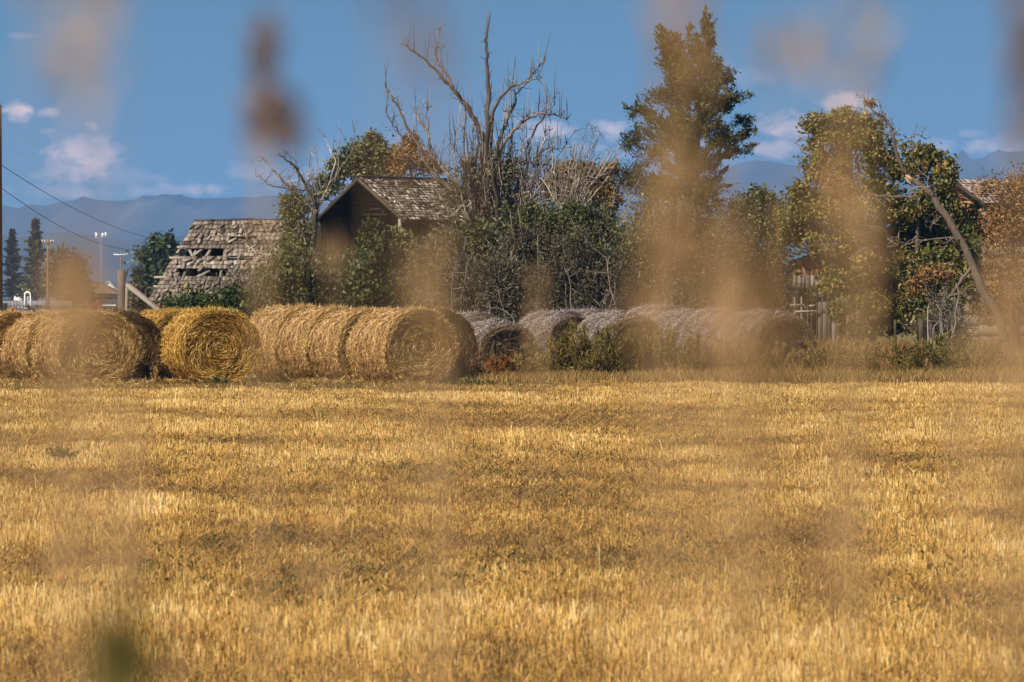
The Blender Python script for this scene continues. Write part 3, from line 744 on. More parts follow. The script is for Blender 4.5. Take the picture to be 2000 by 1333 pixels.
# conifer
def conifer():
    d = 118; r = np.random.default_rng(61); base = G(1352, d); S = F / d
    t = thing('conifer', base, 'tall ragged conifer with twin tops rising behind the wide beige plume', 'tree')
    tb, mb = MB(), MB()
    spine = poly([(1352, 700), (1354, 420), (1358, 260), (1372, 130), (1384, 40)], d, 1)
    spine[0] = base
    tb.tube(spine, np.linspace(.24, .02, len(spine)), 9, .5, 1, .25)
    s2 = poly([(1356, 330), (1335, 230), (1315, 140), (1303, 75)], d + .4, 1)
    tb.tube(s2, np.linspace(.11, .015, len(s2)), 7, .5, 2, .25)
    env_r = [(30, 0), (60, 16), (100, 46), (130, 74), (165, 72), (195, 110), (235, 128), (275, 118), (300, 98), (330, 66), (420, 66), (600, 90)]
    env_l = [(50, 6), (80, 40), (130, 78), (180, 100), (205, 140), (260, 145), (300, 146), (350, 138), (450, 130), (600, 140)]

    def spray(a, b, k, L):
        pts = wander(a, b, 8, .035, r); tb.tube(pts, np.linspace(.035, .007, 8), 4, r.uniform(.2, .7))
        ax = unit(b - a)
        for j in range(k):
            f = r.uniform(.25, 1.05); c = a + (b - a) * f + r.normal(0, .05, 3)
            dr = unit(ax * .9 + r.normal(0, .6, 3) + (0, 0, .55)); l = L * r.uniform(.5, 1.2) * (1.15 - .5 * f)
            m = 22; s = r.uniform(0, 1, m)[:, None]
            p = c + dr * l * s + r.normal(0, .045, (m, 3)) * (1.1 - s)
            u = unit(dr + r.normal(0, .45, (m, 3))); tt = np.clip(r.normal(.5, .2, m) + r.normal(0, .12) + .2 * (s[:, 0] - .5), 0, 1)
            mb.leaves(p, u, r.normal(0, 1, (m, 3)), r.uniform(.09, .19, m), r.uniform(.03, .055, m), tt)
    for k in range(80):
        py = 45 + 430 * (k / 80) ** .9
        i = np.argmin(np.abs(spine[:, 2] - P(0, py + 25, d)[2])); a = spine[i]
        cx = 1000 + a[0] / d * F
        az = r.uniform(0, 2 * math.pi)
        right = math.cos(az) > 0
        e = np.interp(py, *zip(*(env_r if right else env_l)))
        e = e * r.uniform(.5, 1.06) * (.72 + .25 * abs(math.cos(az)))
        if e < 4: e = 4
        L = e / S
        b = a + np.array((math.cos(az) * L, math.sin(az) * L * .9, 0)); b[2] = P(0, py - r.uniform(-4, 26), d)[2]
        spray(a, b, int(5 + 9 * min(L, 2)), .42)
    for k in range(34):
        i = r.integers(3, len(s2)); a = s2[i]; az = r.uniform(0, 6.28); L = .55 * (1 - i / len(s2)) + .14
        spray(a, a + np.array((math.cos(az) * L, math.sin(az) * L, L * .9)), 6, .34)
    crown(mb, [(1385, 62, 11, 26), (1372, 110, 28, 26), (1408, 150, 28, 20), (1302, 92, 12, 24), (1322, 140, 32, 30), (1430, 188, 34, 20), (1290, 190, 35, 24), (1365, 190, 42, 34), (1455, 238, 26, 18), (1400, 250, 50, 28),
               (1330, 250, 50, 32), (1250, 228, 32, 24), (1232, 275, 26, 24), (1290, 300, 45, 28), (1350, 312, 50, 30), (1425, 295, 40, 18), (1466, 284, 16, 8), (1240, 345, 36, 28), (1300, 370, 50, 34), (1385, 365, 40, 24), (1255, 420, 36, 34)],
          d, 16500, .15, .034, .42, 62, ub=.35, along=.55, sub=.23)
    mb.build('crown', M['needle'], t); tb.build('trunk', M['bark_dark'], t)


conifer()


# dead cottonwood
def deadtree():
    d = 120; r = np.random.default_rng(71); base = G(945, d); S = F / d
    t = thing('dead_tree', base, 'big bare dead tree with pale forking limbs standing behind the shed roof', 'tree', 'dead trees')
    tb, bb = MB(), MB()

    def br(pts, w0, w1, mb=bb, tint=.5, k=5, L=.4, dj=1.0):
        dd = r.normal(0, dj); q = poly([(p[0], p[1], dd * (i / max(len(pts) - 1, 1))) for i, p in enumerate(pts)], d, 1)
        q[1:-1] += r.normal(0, .022, (len(q) - 2, 3))
        n = len(q)
        for _ in range(int(k * 1.2)):        # long straight shoots
            i = r.integers(n // 3, n); l = r.uniform(.35, .95); e = q[i] + np.array((r.normal(0, .16), r.normal(0, .16), 1.)) * l
            bb.tube(wander(q[i], e, 5, .008, r), np.linspace(.013, .005, 5), 4, r.uniform(.15, .8))
        mb.tube(q, np.linspace(w0, w1 * 1.15, n) / S / 2, 7, np.clip(tint * .72 + r.normal(0, .12), 0, 1), int(r.integers(99)), .35)
        if k: twigs(bb, q, r, int(k * 3), L * .75, .011, .4, .7, 1)
        return q
    br([(942, 700), (940, 540), (940, 430), (948, 330), (952, 255), (954, 180), (951, 116), (949, 78), (951, 60)], 18, 2.5, tb, .22, 12, .4, 0)
    br([(925, 700), (918, 500), (924, 420), (940, 350), (944, 280)], 13, 6, tb, .2, 6)
    br([(960, 700), (968, 520), (966, 440), (958, 350), (961, 240)], 12, 5, tb, .25, 6)
    br([(935, 700), (936, 520), (950, 400), (938, 330), (934, 265)], 12, 4, tb, .3, 6)
    br([(950, 700), (955, 500), (942, 410), (964, 330), (974, 270)], 12, 4, tb, .3, 6)
    br([(975, 700), (985, 500), (972, 410), (962, 330)], 14, 7, tb, .4, 4)
    br([(946, 275), (935, 251), (916, 214), (890, 180), (864, 154), (841, 127), (815, 105), (789, 88)], 11, 2.2, k=9)
    br([(886, 172), (875, 146), (856, 124), (849, 109), (854, 86), (860, 52)], 6, 1.6, tint=.75, k=3)
    br([(922, 440), (901, 390), (852, 349), (834, 322), (811, 274), (789, 232), (770, 195), (753, 171)], 10, 2, k=10)
    br([(870, 372), (852, 345), (847, 307), (836, 255), (819, 240), (809, 210)], 8, 1.8, tint=.3, k=6)
    br([(836, 255), (832, 217), (843, 206)], 3, 1.2, k=2)
    br([(811, 285), (780, 262), (766, 240), (754, 215)], 3, 1.2, k=4)
    br([(918, 430), (901, 375), (882, 349), (860, 322), (849, 307), (822, 285)], 8, 2.2, tint=.8, k=7)
    br([(954, 245), (972, 195), (995, 172), (1025, 161), (1057, 152)], 7.5, 1.6, tint=.6, k=8)
    br([(1025, 161), (1047, 139), (1060, 122), (1068, 118)], 3, 1.1, tint=.7, k=3)
    br([(962, 300), (984, 255), (999, 217), (1010, 187), (1032, 157)], 8, 1.8, k=7)
    br([(960, 315), (987, 277), (1010, 247), (1032, 229), (1059, 221), (1089, 225), (1107, 235)], 9, 1.6, tint=.6, k=12)
    br([(955, 410), (985, 395), (1012, 367), (1025, 319), (1036, 274), (1055, 236), (1077, 210), (1092, 180)], 7, 1.4, tint=.7, k=7)
    br([(1059, 222), (1066, 200), (1073, 190)], 2.2, 1, tint=.8, k=1)
    br([(962, 330), (1002, 313), (1036, 319), (1066, 324), (1077, 313)], 6, 1.6, tint=.3, k=6)
    br([(1038, 317), (1062, 292), (1085, 289), (1120, 289)], 3, 1.0, tint=.35, k=4)
    br([(1048, 304), (1066, 266), (1081, 251)], 3, 1.1, tint=.8, k=2)
    br([(1083, 252), (1081, 290), (1077, 340), (1074, 380)], 2.5, 2, tint=.7, k=2)
    br([(955, 405), (972, 397), (1010, 382), (1051, 373), (1100, 384), (1152, 405)], 6, 2.2, tint=.85, k=5)
    br([(918, 425), (909, 367), (907, 292), (909, 217)], 5, 1.4, tint=.3, k=9)
    br([(900, 390), (889, 330), (888, 292), (893, 255)], 4, 1.2, tint=.75, k=5)
    br([(930, 420), (925, 360), (920, 300), (926, 240)], 5, 1.2, tint=.4, k=8)
    br([(975, 420), (985, 350), (980, 290), (985, 220)], 5, 1.2, tint=.5, k=8)
    br([(985, 430), (1000, 380), (996, 330), (1000, 285)], 4, 1.2, tint=.7, k=5)
    br([(890, 420), (905, 395), (915, 430)], 4, 3, tint=.8, k=1)
    for k in range(80):
        x0 = r.uniform(918, 1020); a = (x0, r.uniform(400, 450)); b = (x0 + r.normal(0, 42) + (x0 - 950) * .7, r.uniform(255, 400))
        br([a, ((a[0] + b[0]) / 2 + r.normal(0, 6), (a[1] + b[1]) / 2), b], r.uniform(2.2, 4.5), 1, tint=r.uniform(.2, .85), k=3, L=.35)
    for k in range(30):        # low snarl of fallen branches right of the trunk
        x0 = r.uniform(960, 1090); y0 = r.uniform(400, 460); a = (x0, y0); b = (x0 + r.uniform(25, 80), y0 + r.uniform(-35, 20))
        br([a, ((a[0] + b[0]) / 2, (a[1] + b[1]) / 2 + r.normal(0, 8)), b], r.uniform(2, 4), 1, tint=r.uniform(.3, .9), k=2, L=.4)
    tb.build('trunk', M['deadwood'], t); bb.build('limbs', M['deadwood'], t)
    mb = MB(); crown(mb, [(975, 340, 30, 45), (920, 350, 35, 40), (1000, 330, 20, 25), (985, 400, 40, 25), (890, 385, 25, 25)], d, 2400, .12, .06, .4, 72)
    mb.build('regrowth_leaves', M['leaf_olive'], t)


deadtree()


def stem_clump(px, py, d, fan, n, label, seed, name='dead_thicket', w=(2, 4)):
    r = np.random.default_rng(seed); S = F / d; base = G(px, d)
    t = thing(name, base, label, 'dead tree', 'dead trees'); bb = MB()
    for k in range(n):
        f = (k + .5) / n; x1 = fan[0] + (fan[1] - fan[0]) * f + r.normal(0, 6)
        y1 = np.interp(x1, [q[0] for q in fan[2]], [q[1] for q in fan[2]]) + abs(r.normal(0, 28))
        b0 = base + (r.normal(0, .15), r.normal(0, .15), 0); m = P(px + r.normal(0, 12), py, d)
        q = np.concatenate([wander(b0, m, 5, .02, r), wander(m, P(x1, y1, d + r.normal(0, .6)), 9, .035, r)[1:]])
        bb.tube(q, np.linspace(r.uniform(*w) * 1.25, 1.1, len(q)) / S / 2, 5, r.uniform(.35, .95), k, .3)
        twigs(bb, q[5:], r, 6, .32, .009, r.uniform(.4, .8), .6, 1)
    bb.build('stem', M['deadwood'], t)


stem_clump(1108, 430, 117, (1060, 1225, [(1050, 330), (1090, 300), (1130, 268), (1152, 238), (1165, 245), (1185, 280), (1215, 290), (1230, 360)]), 34, 'fan of bare pale stems right of the big dead tree', 73)
stem_clump(1180, 470, 115, (1130, 1240, [(1130, 380), (1200, 360), (1240, 370)]), 12, 'low bleached stems leaning toward the conifer', 74)


def leftdead():
    d = 114; r = np.random.default_rng(75); base = G(606, d); S = F / d
    t = thing('dead_tree', base, 'small leaning dead tree with forked limbs left of the shed roof', 'tree', 'dead trees'); bb, tb = MB(), MB()

    def br(pts, w0, w1, tint, k, mb=bb):
        dd = r.normal(0, .6); q = poly([(p[0], p[1], dd * i / len(pts)) for i, p in enumerate(pts)], d, 1); q[1:-1] += r.normal(0, .02, (len(q) - 2, 3))
        mb.tube(q, np.linspace(w0, w1, len(q)) / S / 2, 6, tint * .8, 3, .35); twigs(bb, q, r, k, .4, .011, .5, .6, 1)
    br([(606, 710), (608, 560), (612, 450), (618, 410)], 14, 9, .4, 3, tb)
    br([(618, 410), (604, 374), (589, 347), (571, 320), (559, 311), (544, 297)], 8.5, 1.8, .3, 8)
    br([(612, 425), (595, 400), (565, 368), (547, 347), (529, 329), (520, 314), (506, 300)], 8, 1.6, .85, 9)
    br([(600, 372), (565, 370), (538, 366), (520, 356), (505, 345)], 4, 1.3, .4, 7)
    br([(605, 380), (608, 330), (606, 287)], 3, 1, .85, 4)
    br([(613, 390), (622, 330), (616, 284)], 3, 1, .8, 4)
    br([(583, 360), (585, 330), (575, 312)], 3, 1, .6, 3)
    br([(616, 420), (640, 365), (657, 314), (643, 287), (632, 266)], 5, 1.5, .85, 6)
    br([(655, 350), (662, 300), (662, 235)], 2, .9, .8, 2)
    br([(640, 366), (668, 330), (690, 290), (696, 250)], 3, 1, .6, 5)
    for k in range(14):
        x0 = r.uniform(560, 620); br([(620, 430), (x0 + 10, 385), (x0 - 8, r.uniform(325, 372))], 3, 1, r.uniform(.3, .9), 4)
    tb.build('trunk', M['deadwood'], t); bb.build('limbs', M['deadwood'], t)


leftdead()


# broken leaning tree at the right
def broken_tree():
    d = 112; r = np.random.default_rng(81); S = F / d; base = G(1968, 109)
    t = thing('broken_tree', base, 'leaning tree with a snapped bark-bare trunk and drooping yellow-green foliage', 'tree')
    tb = MB()

    def br(pts, w0, w1, k, tint=.5, L=.5):
        q = poly(pts, d, 1); q[1:-1] += r.normal(0, .015, (len(q) - 2, 3))
        tb.tube(q, np.linspace(w0, w1, len(q)) / S / 2, 9, tint, 5, .25); twigs(tb, q, r, k, L, .012, .55, .1, 1); return q
    br([(1968, 700, -3), (1950, 612, -3), (1915, 565, -2.8), (1895, 505, -2.6), (1860, 440, -2.4), (1828, 390, -2.2), (1800, 365, -2), (1772, 343, -1.8)], 19, 11, 8, .35)
    br([(1772, 343, -1.8), (1755, 315, -1.7), (1745, 275, -1.6), (1738, 245, -1.5), (1728, 228, -1.4), (1712, 222, -1.4), (1695, 205, -1.4), (1688, 192, -1.4)], 8, 2, 12, .25)
    br([(1900, 520, -2.6), (1880, 545, -2.9), (1858, 575, -3), (1840, 590, -3.1), (1815, 592, -3.2)], 7, 2, 8, .5)
    br([(1790, 385, -1.9), (1740, 385, -1.8), (1700, 383, -1.8), (1680, 378, -1.8)], 6, 2.5, 6, .4)
    br([(1880, 470, -2.5), (1850, 465, -2.8), (1790, 470, -3), (1760, 485, -3)], 4, 1.5, 7, .6)
    br([(1700, 700), (1690, 600), (1680, 450), (1660, 330), (1640, 250)], 20, 4, 8, .4)
    br([(1800, 700, .5), (1795, 560, .3), (1790, 430), (1800, 330)], 16, 4, 6, .4)
    br([(1690, 520), (1670, 545, -1.5), (1630, 570, -2.3), (1600, 580, -2.5)], 5, 1.6, 6, .6)
    br([(1680, 420), (1620, 400), (1580, 380)], 7, 2, 6, .5)
    br([(1670, 380), (1620, 310), (1585, 260)], 7, 2, 6, .5)
    for k in range(26):    # dead twigs hanging in the foliage
        a = np.array((r.uniform(1560, 1880), r.uniform(250, 600))); b = a + (r.normal(0, 30), r.uniform(-12, 32))
        br([(a[0], a[1], -2.2), (*(a + b) / 2 + r.normal(0, 5, 2), -2.4), (b[0], b[1], -2.6)], 2, .9, 4, r.uniform(.5, 1), .35)
    tb.build('trunk', M['bark'], t)
    wb = MB()
    for k in range(9):    # the fresh torn wood on the trunk
        a = P(1763 + k % 4 * 2 + r.uniform(0, 14), 340 + r.uniform(0, 14), d - 2.15); b = a + np.array((.17, -.02, -.16)) * r.uniform(.6, 1.3)
        wb.bar(a, b, .03, .012, r.uniform(.5, 1))
    wb.build('torn_wood', M['tornwood'], t)
    mb = MB()
    C1 = [(1600, 245, 34, 24), (1640, 235, 38, 22), (1690, 245, 42, 28), (1590, 280, 26, 20), (1650, 285, 55, 35), (1710, 290, 42, 40), (1700, 200, 14, 8), (1625, 330, 45, 36), (1592, 325, 30, 32), (1752, 330, 26, 22, 2.0), (1735, 410, 34, 30, 1.5), (1900, 430, 20, 34, 1.0), (1895, 540, 22, 40, .5), (1535, 430, 24, 30), (1580, 375, 35, 30),
          (1555, 420, 32, 40), (1600, 420, 50, 45), (1660, 390, 55, 45), (1720, 370, 40, 40), (1545, 460, 26, 28), (1590, 470, 40, 25), (1650, 450, 40, 30),
          (1800, 300, 32, 24), (1825, 320, 26, 36), (1780, 330, 30, 30), (1835, 360, 24, 34), (1800, 395, 34, 26), (1850, 410, 30, 40), (1770, 420, 30, 22), (1870, 450, 22, 40), (1850, 330, 20, 30), (1885, 480, 20, 40)]
    C2 = [(1800, 520, 40, 34), (1765, 520, 28, 30), (1840, 510, 34, 36), (1780, 575, 36, 40), (1830, 570, 40, 45), (1870, 560, 24, 40), (1810, 620, 50, 30), (1865, 610, 26, 36), (1755, 600, 24, 36),
          (1900, 490, 18, 40), (1905, 560, 14, 40), (1602, 566, 26, 12, -2.4), (1625, 545, 22, 20, -2.2), (1640, 565, 26, 14, -2.2), (1580, 582, 16, 8, -2.4), (1690, 520, 36, 26, -.5), (1700, 590, 32, 30, -.5), (1650, 610, 34, 26, -.5), (1690, 640, 40, 22, -.3), (1740, 640, 34, 22), (1660, 560, 40, 30, 0), (1850, 655, 40, 14)]
    crown(mb, C1, d, 31000, .125, .07, .54, 82, ub=.35, along=-.25, sub=.26)
    crown(mb, C2, d - 1, 23000, .12, .07, .47, 83, ub=.35, along=-.35, sub=.26)
    crown(mb, [(1760, 480, 70, 80, 2.5), (1680, 520, 60, 80, 2.2), (1820, 480, 50, 80, 2.0), (1800, 600, 50, 40, 1.8)], d, 14000, .17, .11, .12, 84)
    mb.build('crown', M['leaf_yellow'], t)
    db = MB(); crown(db, [(1825, 535, 32, 18, -2.9), (1790, 560, 22, 18, -2.6), (1640, 360, 30, 30, -1.5)], d, 2200, .11, .05, .5, 85, along=-.5)
    db.build('withered_leaves', M['leaf_rust'], t)


M['tornwood'] = ramp_mat('torn_wood', [(.3, .16, .06), (.48, .30, .13), (.6, .42, .22)], .7)
broken_tree()
tree('rusty_tree', 1985, 118, [(1985, 560), (1975, 450)], [(1960, 370, 45, 30), (2000, 350, 40, 30), (1955, 415, 30, 30), (1985, 430, 55, 45), (1940, 470, 35, 40), (2040, 420, 60, 60), (1975, 510, 45, 45), (2030, 520, 50, 60), (1950, 560, 40, 40), (1915, 520, 26, 34), (1930, 610, 40, 26), (1985, 600, 50, 40)],
     'leaf_rust', 17000, .10, .045, .5, 86, 'rust-brown tree at the right frame edge in front of the house', tw=7)
shrub('thorny_shrub', 1840, 106, [(1840, 630, 45, 22), (1800, 640, 40, 15), (1870, 640, 30, 20)], 'leaf_grey', 1600, .09, .04, .5, 87, 'tangled bare shrub in the dark under the broken tree', 16, 'bark_dark', 150, group=None, tl=.5)
shrub('thorny_shrub', 1845, 105, [(1850, 575, 28, 30), (1830, 590, 24, 24)], 'leaf_grey', 200, .09, .04, .5, 88, 'thin looping twigs hanging in front of the dark foliage', 8, 'twig_grey', 60, group=None, tl=.45)


def sprout(px, d, h, w, mat, n, seed, label, name='weed_plant', group='weeds in front of the bales', ll=.12, ww=.02, tint=.5, k=14):
    r = np.random.default_rng(seed); b = G(px, d); t = thing(name, b, label, 'weed', group)
    sm, lm = MB(), MB()
    for i in range(k):
        e = b + (r.normal(0, w * .55), r.normal(0, w * .5), h * r.uniform(.55, 1.05)); q = wander(b + (r.normal(0, w * .12), r.normal(0, w * .12), 0), e, 6, h * .03, r)
        sm.tube(q, np.linspace(.008, .003, 6), 4, r.uniform(.3, .9))
        m = n // k; s = r.uniform(.12, 1.03, m); p = np.stack([np.interp(s, np.linspace(0, 1, 6), q[:, c]) for c in range(3)], 1) + r.normal(0, w * .14, (m, 3)) * (1.25 - s)[:, None]
        p[:, 2] = np.abs(p[:, 2]) + .01
        u = unit(r.normal(0, .6, (m, 3)) + (q[-1] - q[0]) / h * .8 + (0, 0, .3)); lm.leaves(p, u, r.normal(0, 1, (m, 3)), r.uniform(.6, 1.4, m) * ll, r.uniform(.6, 1.3, m) * ww, np.clip(r.normal(tint, .22, m), 0, 1))
    sm.build('stem', M['grass_dry'], t); lm.build('leaf', M[mat], t)


W = 'weeds in front of the bales'
sprout(1120, 90.2, 1.2, .75, 'kochia', 4200, 101, 'bushy green weed at the left of the green patch, before the grey bales')
sprout(1160, 89.6, 1.15, .75, 'kochia', 4200, 102, 'bushy green weed second from the left in the green patch', tint=.42)
sprout(1205, 90.0, 1.0, .75, 'kochia', 4200, 103, 'dark green bushy weed under the brown-faced grey bale', tint=.38)
sprout(1255, 89.6, 1.0, .75, 'kochia', 4200, 104, 'olive bushy weed right of the brown-faced grey bale', tint=.35)
sprout(1305, 90.0, 1.05, .75, 'kochia', 3800, 105, 'low olive weed at the right end of the green patch', tint=.4)
sprout(1350, 89.8, .95, .75, 'kochia', 3400, 106, 'low brownish weed at the foot of the veiled bales', tint=.6)
sprout(1085, 90.4, .85, .45, 'kochia', 2000, 107, 'brown-green weed between the hollow bale and the green patch', tint=.6)
sprout(1010, 89.2, .55, .4, 'kochia', 1300, 108, 'small rusty weed at the right foot of the hollow bale', tint=.75)
sprout(975, 89.0, .55, .35, 'red_weed', 1300, 109, 'orange-red weed in front of the hollow bale')
sprout(925, 87.4, .62, .28, 'red_weed', 900, 110, 'orange-red weed beside the shaded brown straw bale')
sprout(945, 86.6, .3, .3, 'red_weed', 700, 111, 'low red weed in the gap between straw and hay bales')
sprout(308, 84.3, .42, .12, 'grass_dry', 260, 112, 'single dry seedling in the dark gap between two straw bales', k=6, ll=.06, ww=.014)
sprout(1590, 91, .7, .5, 'kochia', 1500, 113, 'brown weed by the ragged last hay bale', tint=.75)
sprout(1660, 92, .7, .55, 'kochia', 1500, 114, 'reddish brown weed below the plank shed', tint=.7)
sprout(1740, 93, .75, .6, 'red_weed', 1400, 115, 'dark red-brown weed under the broken tree', tint=.25)
sprout(1860, 91, .85, .75, 'kochia', 2200, 116, 'broad olive weed with pale stems under the broken tree', tint=.3)
sprout(1800, 93.5, .75, .5, 'weed_green', 1500, 117, 'bright green weed at the dark fence post', tint=.85, ww=.035)
sprout(1835, 94, .95, .4, 'weed_green', 1200, 118, 'taller bright green weed right of the dark fence post', tint=.9, ww=.035)
sprout(1920, 92, .8, .6, 'kochia', 1700, 119, 'olive weed behind the beige blur at the right', tint=.4)
sprout(1970, 93, .7, .6, 'kochia', 1500, 120, 'brownish weed at the right frame edge under the rusty tree', tint=.7)
sprout(425, 84.1, .16, .22, 'weed_green', 400, 121, 'low green plant at the foot of the clear spiral-faced bale', ll=.07, ww=.025)
sprout(930, 83.2, .14, .35, 'weed_green', 500, 122, 'flat green weed on the track before the hay bales', ll=.07, ww=.03)
sprout(120, 44.5, .2, .22, 'weed_green', 420, 123, 'green weed growing in the stubble at the left', ll=.06, ww=.02)

for k, (px, d, h, w, tn, mt, lb) in enumerate([
        (1620, 90.5, .85, .6, .55, 'kochia', 'brownish weed just left of the reddish brown one below the plank shed'), (1700, 91, .85, .6, .65, 'kochia', 'tan-brown weed between the plank shed and the dark red-brown weed'),
        (1780, 90.5, .85, .6, .45, 'kochia', 'low olive-brown weed left of the broad olive weed'), (1900, 90, .85, .6, .55, 'kochia', 'low olive-brown weed right of the broad olive weed'),
        (1420, 90, .85, .6, .6, 'kochia', 'tan-brown weed inside the wide beige plume'), (1500, 90.5, .85, .6, .7, 'kochia', 'tan weed before the last hay bale of the rows'), (1045, 89.5, .5, .4, .6, 'kochia', 'brownish weed by the thin olive stalk')]):
    sprout(px, d, h, w, mt, 2000, 140 + k, lb, tint=tn)

# ------------------------------------------------------------------ buildings
def rotz(a):
    c, s = math.cos(a), math.sin(a); return np.array(((c, -s, 0), (s, c, 0), (0, 0, 1)))


def shingles(mb, A, B, C, D, courses, wid, seed, skip=None, loose=.06, thick=.02, lift=.03, tmean=.5, tsd=.2, gapf=.99, slip=0.0, rsd=.07, lj=(.6, 1.6)):
    """A ridge-left, B ridge-right, C eave-right, D eave-left"""
    r = np.random.default_rng(seed); A, B, C, D = (np.asarray(v, float) for v in (A, B, C, D))
    nrm = unit(np.cross(D - A, B - A)); nrm = nrm if nrm[2] > 0 else -nrm

    def S(u, v): return (A * (1 - u) + B * u) * (1 - v) + (D * (1 - u) + C * u) * v
    H = np.linalg.norm(D - A); ch = H / courses
    for i in range(courses):
        v0 = i / courses; Wd = np.linalg.norm(S(1, v0) - S(0, v0)); u = -r.uniform(0, wid / Wd)
        row = r.normal(0, rsd)
        while u < 1:
            du = r.uniform(.55, 1.4) * wid / Wd; a0, a1 = max(u, 0), min(u + du * gapf, 1); u += du
            if a1 - a0 < .2 * wid / Wd: continue
            if skip and skip((a0 + a1) / 2, v0 + .5 / courses, r): continue
            sl = slip * r.normal(0, 1) / courses if r.random() < .35 else 0
            vb = v0 + 1.18 / courses + sl + r.normal(0, .06) / courses; vt = v0 + sl
            an = r.normal(0, loose) * (3 if r.random() < .12 else 1)
            p = np.array([S(a0, vt), S(a1, vt), S(a1 + an * .2 / Wd, vb), S(a0 + an * .2 / Wd, vb)])
            lf = lift * r.uniform(*lj)
            top = p + nrm * np.array([.012, .012, lf, lf])[:, None] + nrm * thick; bot = top - nrm * thick
            mb.add(np.concatenate([top, bot]), [(0, 1, 2, 3), (7, 6, 5, 4), (3, 2, 6, 7), (0, 3, 7, 4), (1, 5, 6, 2), (0, 4, 5, 1)], np.clip(r.normal(tmean, tsd) + row, 0, 1))
    return S, nrm


def boards(mb, a, b, z0, z1, w, seed, gap=.012, th=.025, miss=0.0, tm=.5, ts=.2, tops=None):
    """vertical boards from ground point a to b"""
    r = np.random.default_rng(seed); a, b = np.asarray(a, float), np.asarray(b, float); L = np.linalg.norm(b - a); u = (b - a) / L
    R = np.stack([u, np.cross((0, 0, 1), u), (0, 0, 1)], 1); x = 0
    while x < L - .02:
        ww = min(w * r.uniform(.75, 1.25), L - x)
        zt = z1 if tops is None else tops((x + ww / 2) / L)
        if r.random() >= miss and zt > z0 + .05:
            zz0 = z0 + (r.uniform(0, .06) if z0 < .1 else 0); c = a + u * (x + ww / 2); c[2] = (zz0 + zt) / 2
            mb.box(c, (ww - gap, th * r.uniform(.8, 1.2), zt - zz0), R, np.clip(r.normal(tm, ts), 0, 1))
        x += ww


def shed():
    d = 140; S = F / d; b = math.radians(41); R = rotz(-b)
    apex = P(700, 346, d); hw = 2.02; L = 4.35
    ze = P(0, 431, d)[2]; zr = apex[2]; base = np.array((apex[0], apex[1], 0))
    t = thing('shed', base, 'tall dark wooden shed with an open gable and a weathered shingle roof', 'shed')

    def W(x, y, z): return base + R @ np.array((x, y, 0.)) + np.array((0, 0, z))
    rm = MB(); th = .0
    shingles(rm, W(0, 0, zr), W(0, L, zr), W(hw, L, ze), W(hw, 0, ze), 17, .16, 201, loose=.05, tmean=.5, tsd=.28, slip=.3)
    shingles(rm, W(0, L, zr), W(0, 0, zr), W(-hw, 0, ze), W(-hw, L, ze), 15, .2, 202, tmean=.3)
    ro = rm.build('roof', M['shingle_dark'], t)
    sm = MB()   # sheathing under the shingles, rafters
    for sg in (1, -1):
        for k in range(11):
            f = (k + .5) / 11; x = sg * hw * f; z = zr + (ze - zr) * f - .03
            sm.bar(W(x, .02, z), W(x, L - .02, z), .19, .02, .5, up=W(0, 0, 1) - W(0, 0, 0) + R @ np.array((sg * .7, 0, 0)))
        for k in range(7):
            y = .05 + (L - .1) * k / 6; sm.bar(W(sg * .03, y, zr - .12), W(sg * (hw - .02), y, ze - .12), .05, .1, .3)
    sm.build('rafters', M['board_black'], t)
    rc = MB(); rc.bar(W(.07, -.03, zr + .035), W(.07, L + .03, zr + .035), .16, .025, .4); rc.bar(W(-.07, -.03, zr + .033), W(-.07, L + .03, zr + .033), .14, .025, .3)
    rc.build('ridge_cap', M['bark_dark'], t)
    iw = hw - .22; wz = ze + .08
    wm = MB()
    boards(wm, W(iw, .04, 0), W(iw, L - .15, 0), 0, wz, .17, 203, miss=.03)
    boards(wm, W(-iw, .04, 0), W(-iw, L - .15, 0), 0, wz, .17, 204)
    gt = lambda f: wz + (zr - ze - .18) * (1 - abs(2 * f - 1))
    boards(wm, W(-iw, L - .15, 0), W(iw, L - .15, 0), 0, wz, .17, 205, gap=.02, tops=gt)
    wm.build('wall', M['board_black'], t)
    hm_ = MB()
    for k, z in enumerate((wz + .12, wz + .3, wz + .72)):
        xm = iw * (1 - (z + .2 - wz) / (zr - wz)); hm_.bar(W(-xm, .8, z), W(xm, .8, z), .03, .07, .4)
    hm_.build('tie_beams', M['board_black'], t)
    lm = MB(); lm.bar(W(.1, .70, wz + .62), W(.5, .70, wz + .62), .02, .07, .3); lm.build('vent_board', M['board_orange'], t)
    pm = MB(); pm.bar(W(iw + .07, .0, 0), W(iw + .06, .0, wz - .05), .1, .1, .8); pm.build('corner_post', M['board_grey'], t)
    p2 = MB(); p2.bar(W(-iw - .07, .02, 0), W(-iw - .07, .02, wz - .05), .1, .1, .3); p2.build('corner_post', M['board_black'], t)
    fm = MB(); fm.bar(W(0, -.03, zr - .07), W(hw + .05, -.03, ze - .08), .03, .1, .6); fm.bar(W(0, -.03, zr - .07), W(-hw - .18, -.03, ze - .2), .03, .1, .3)
    fm.build('barge_board', M['bark_dark'], t)


shed()


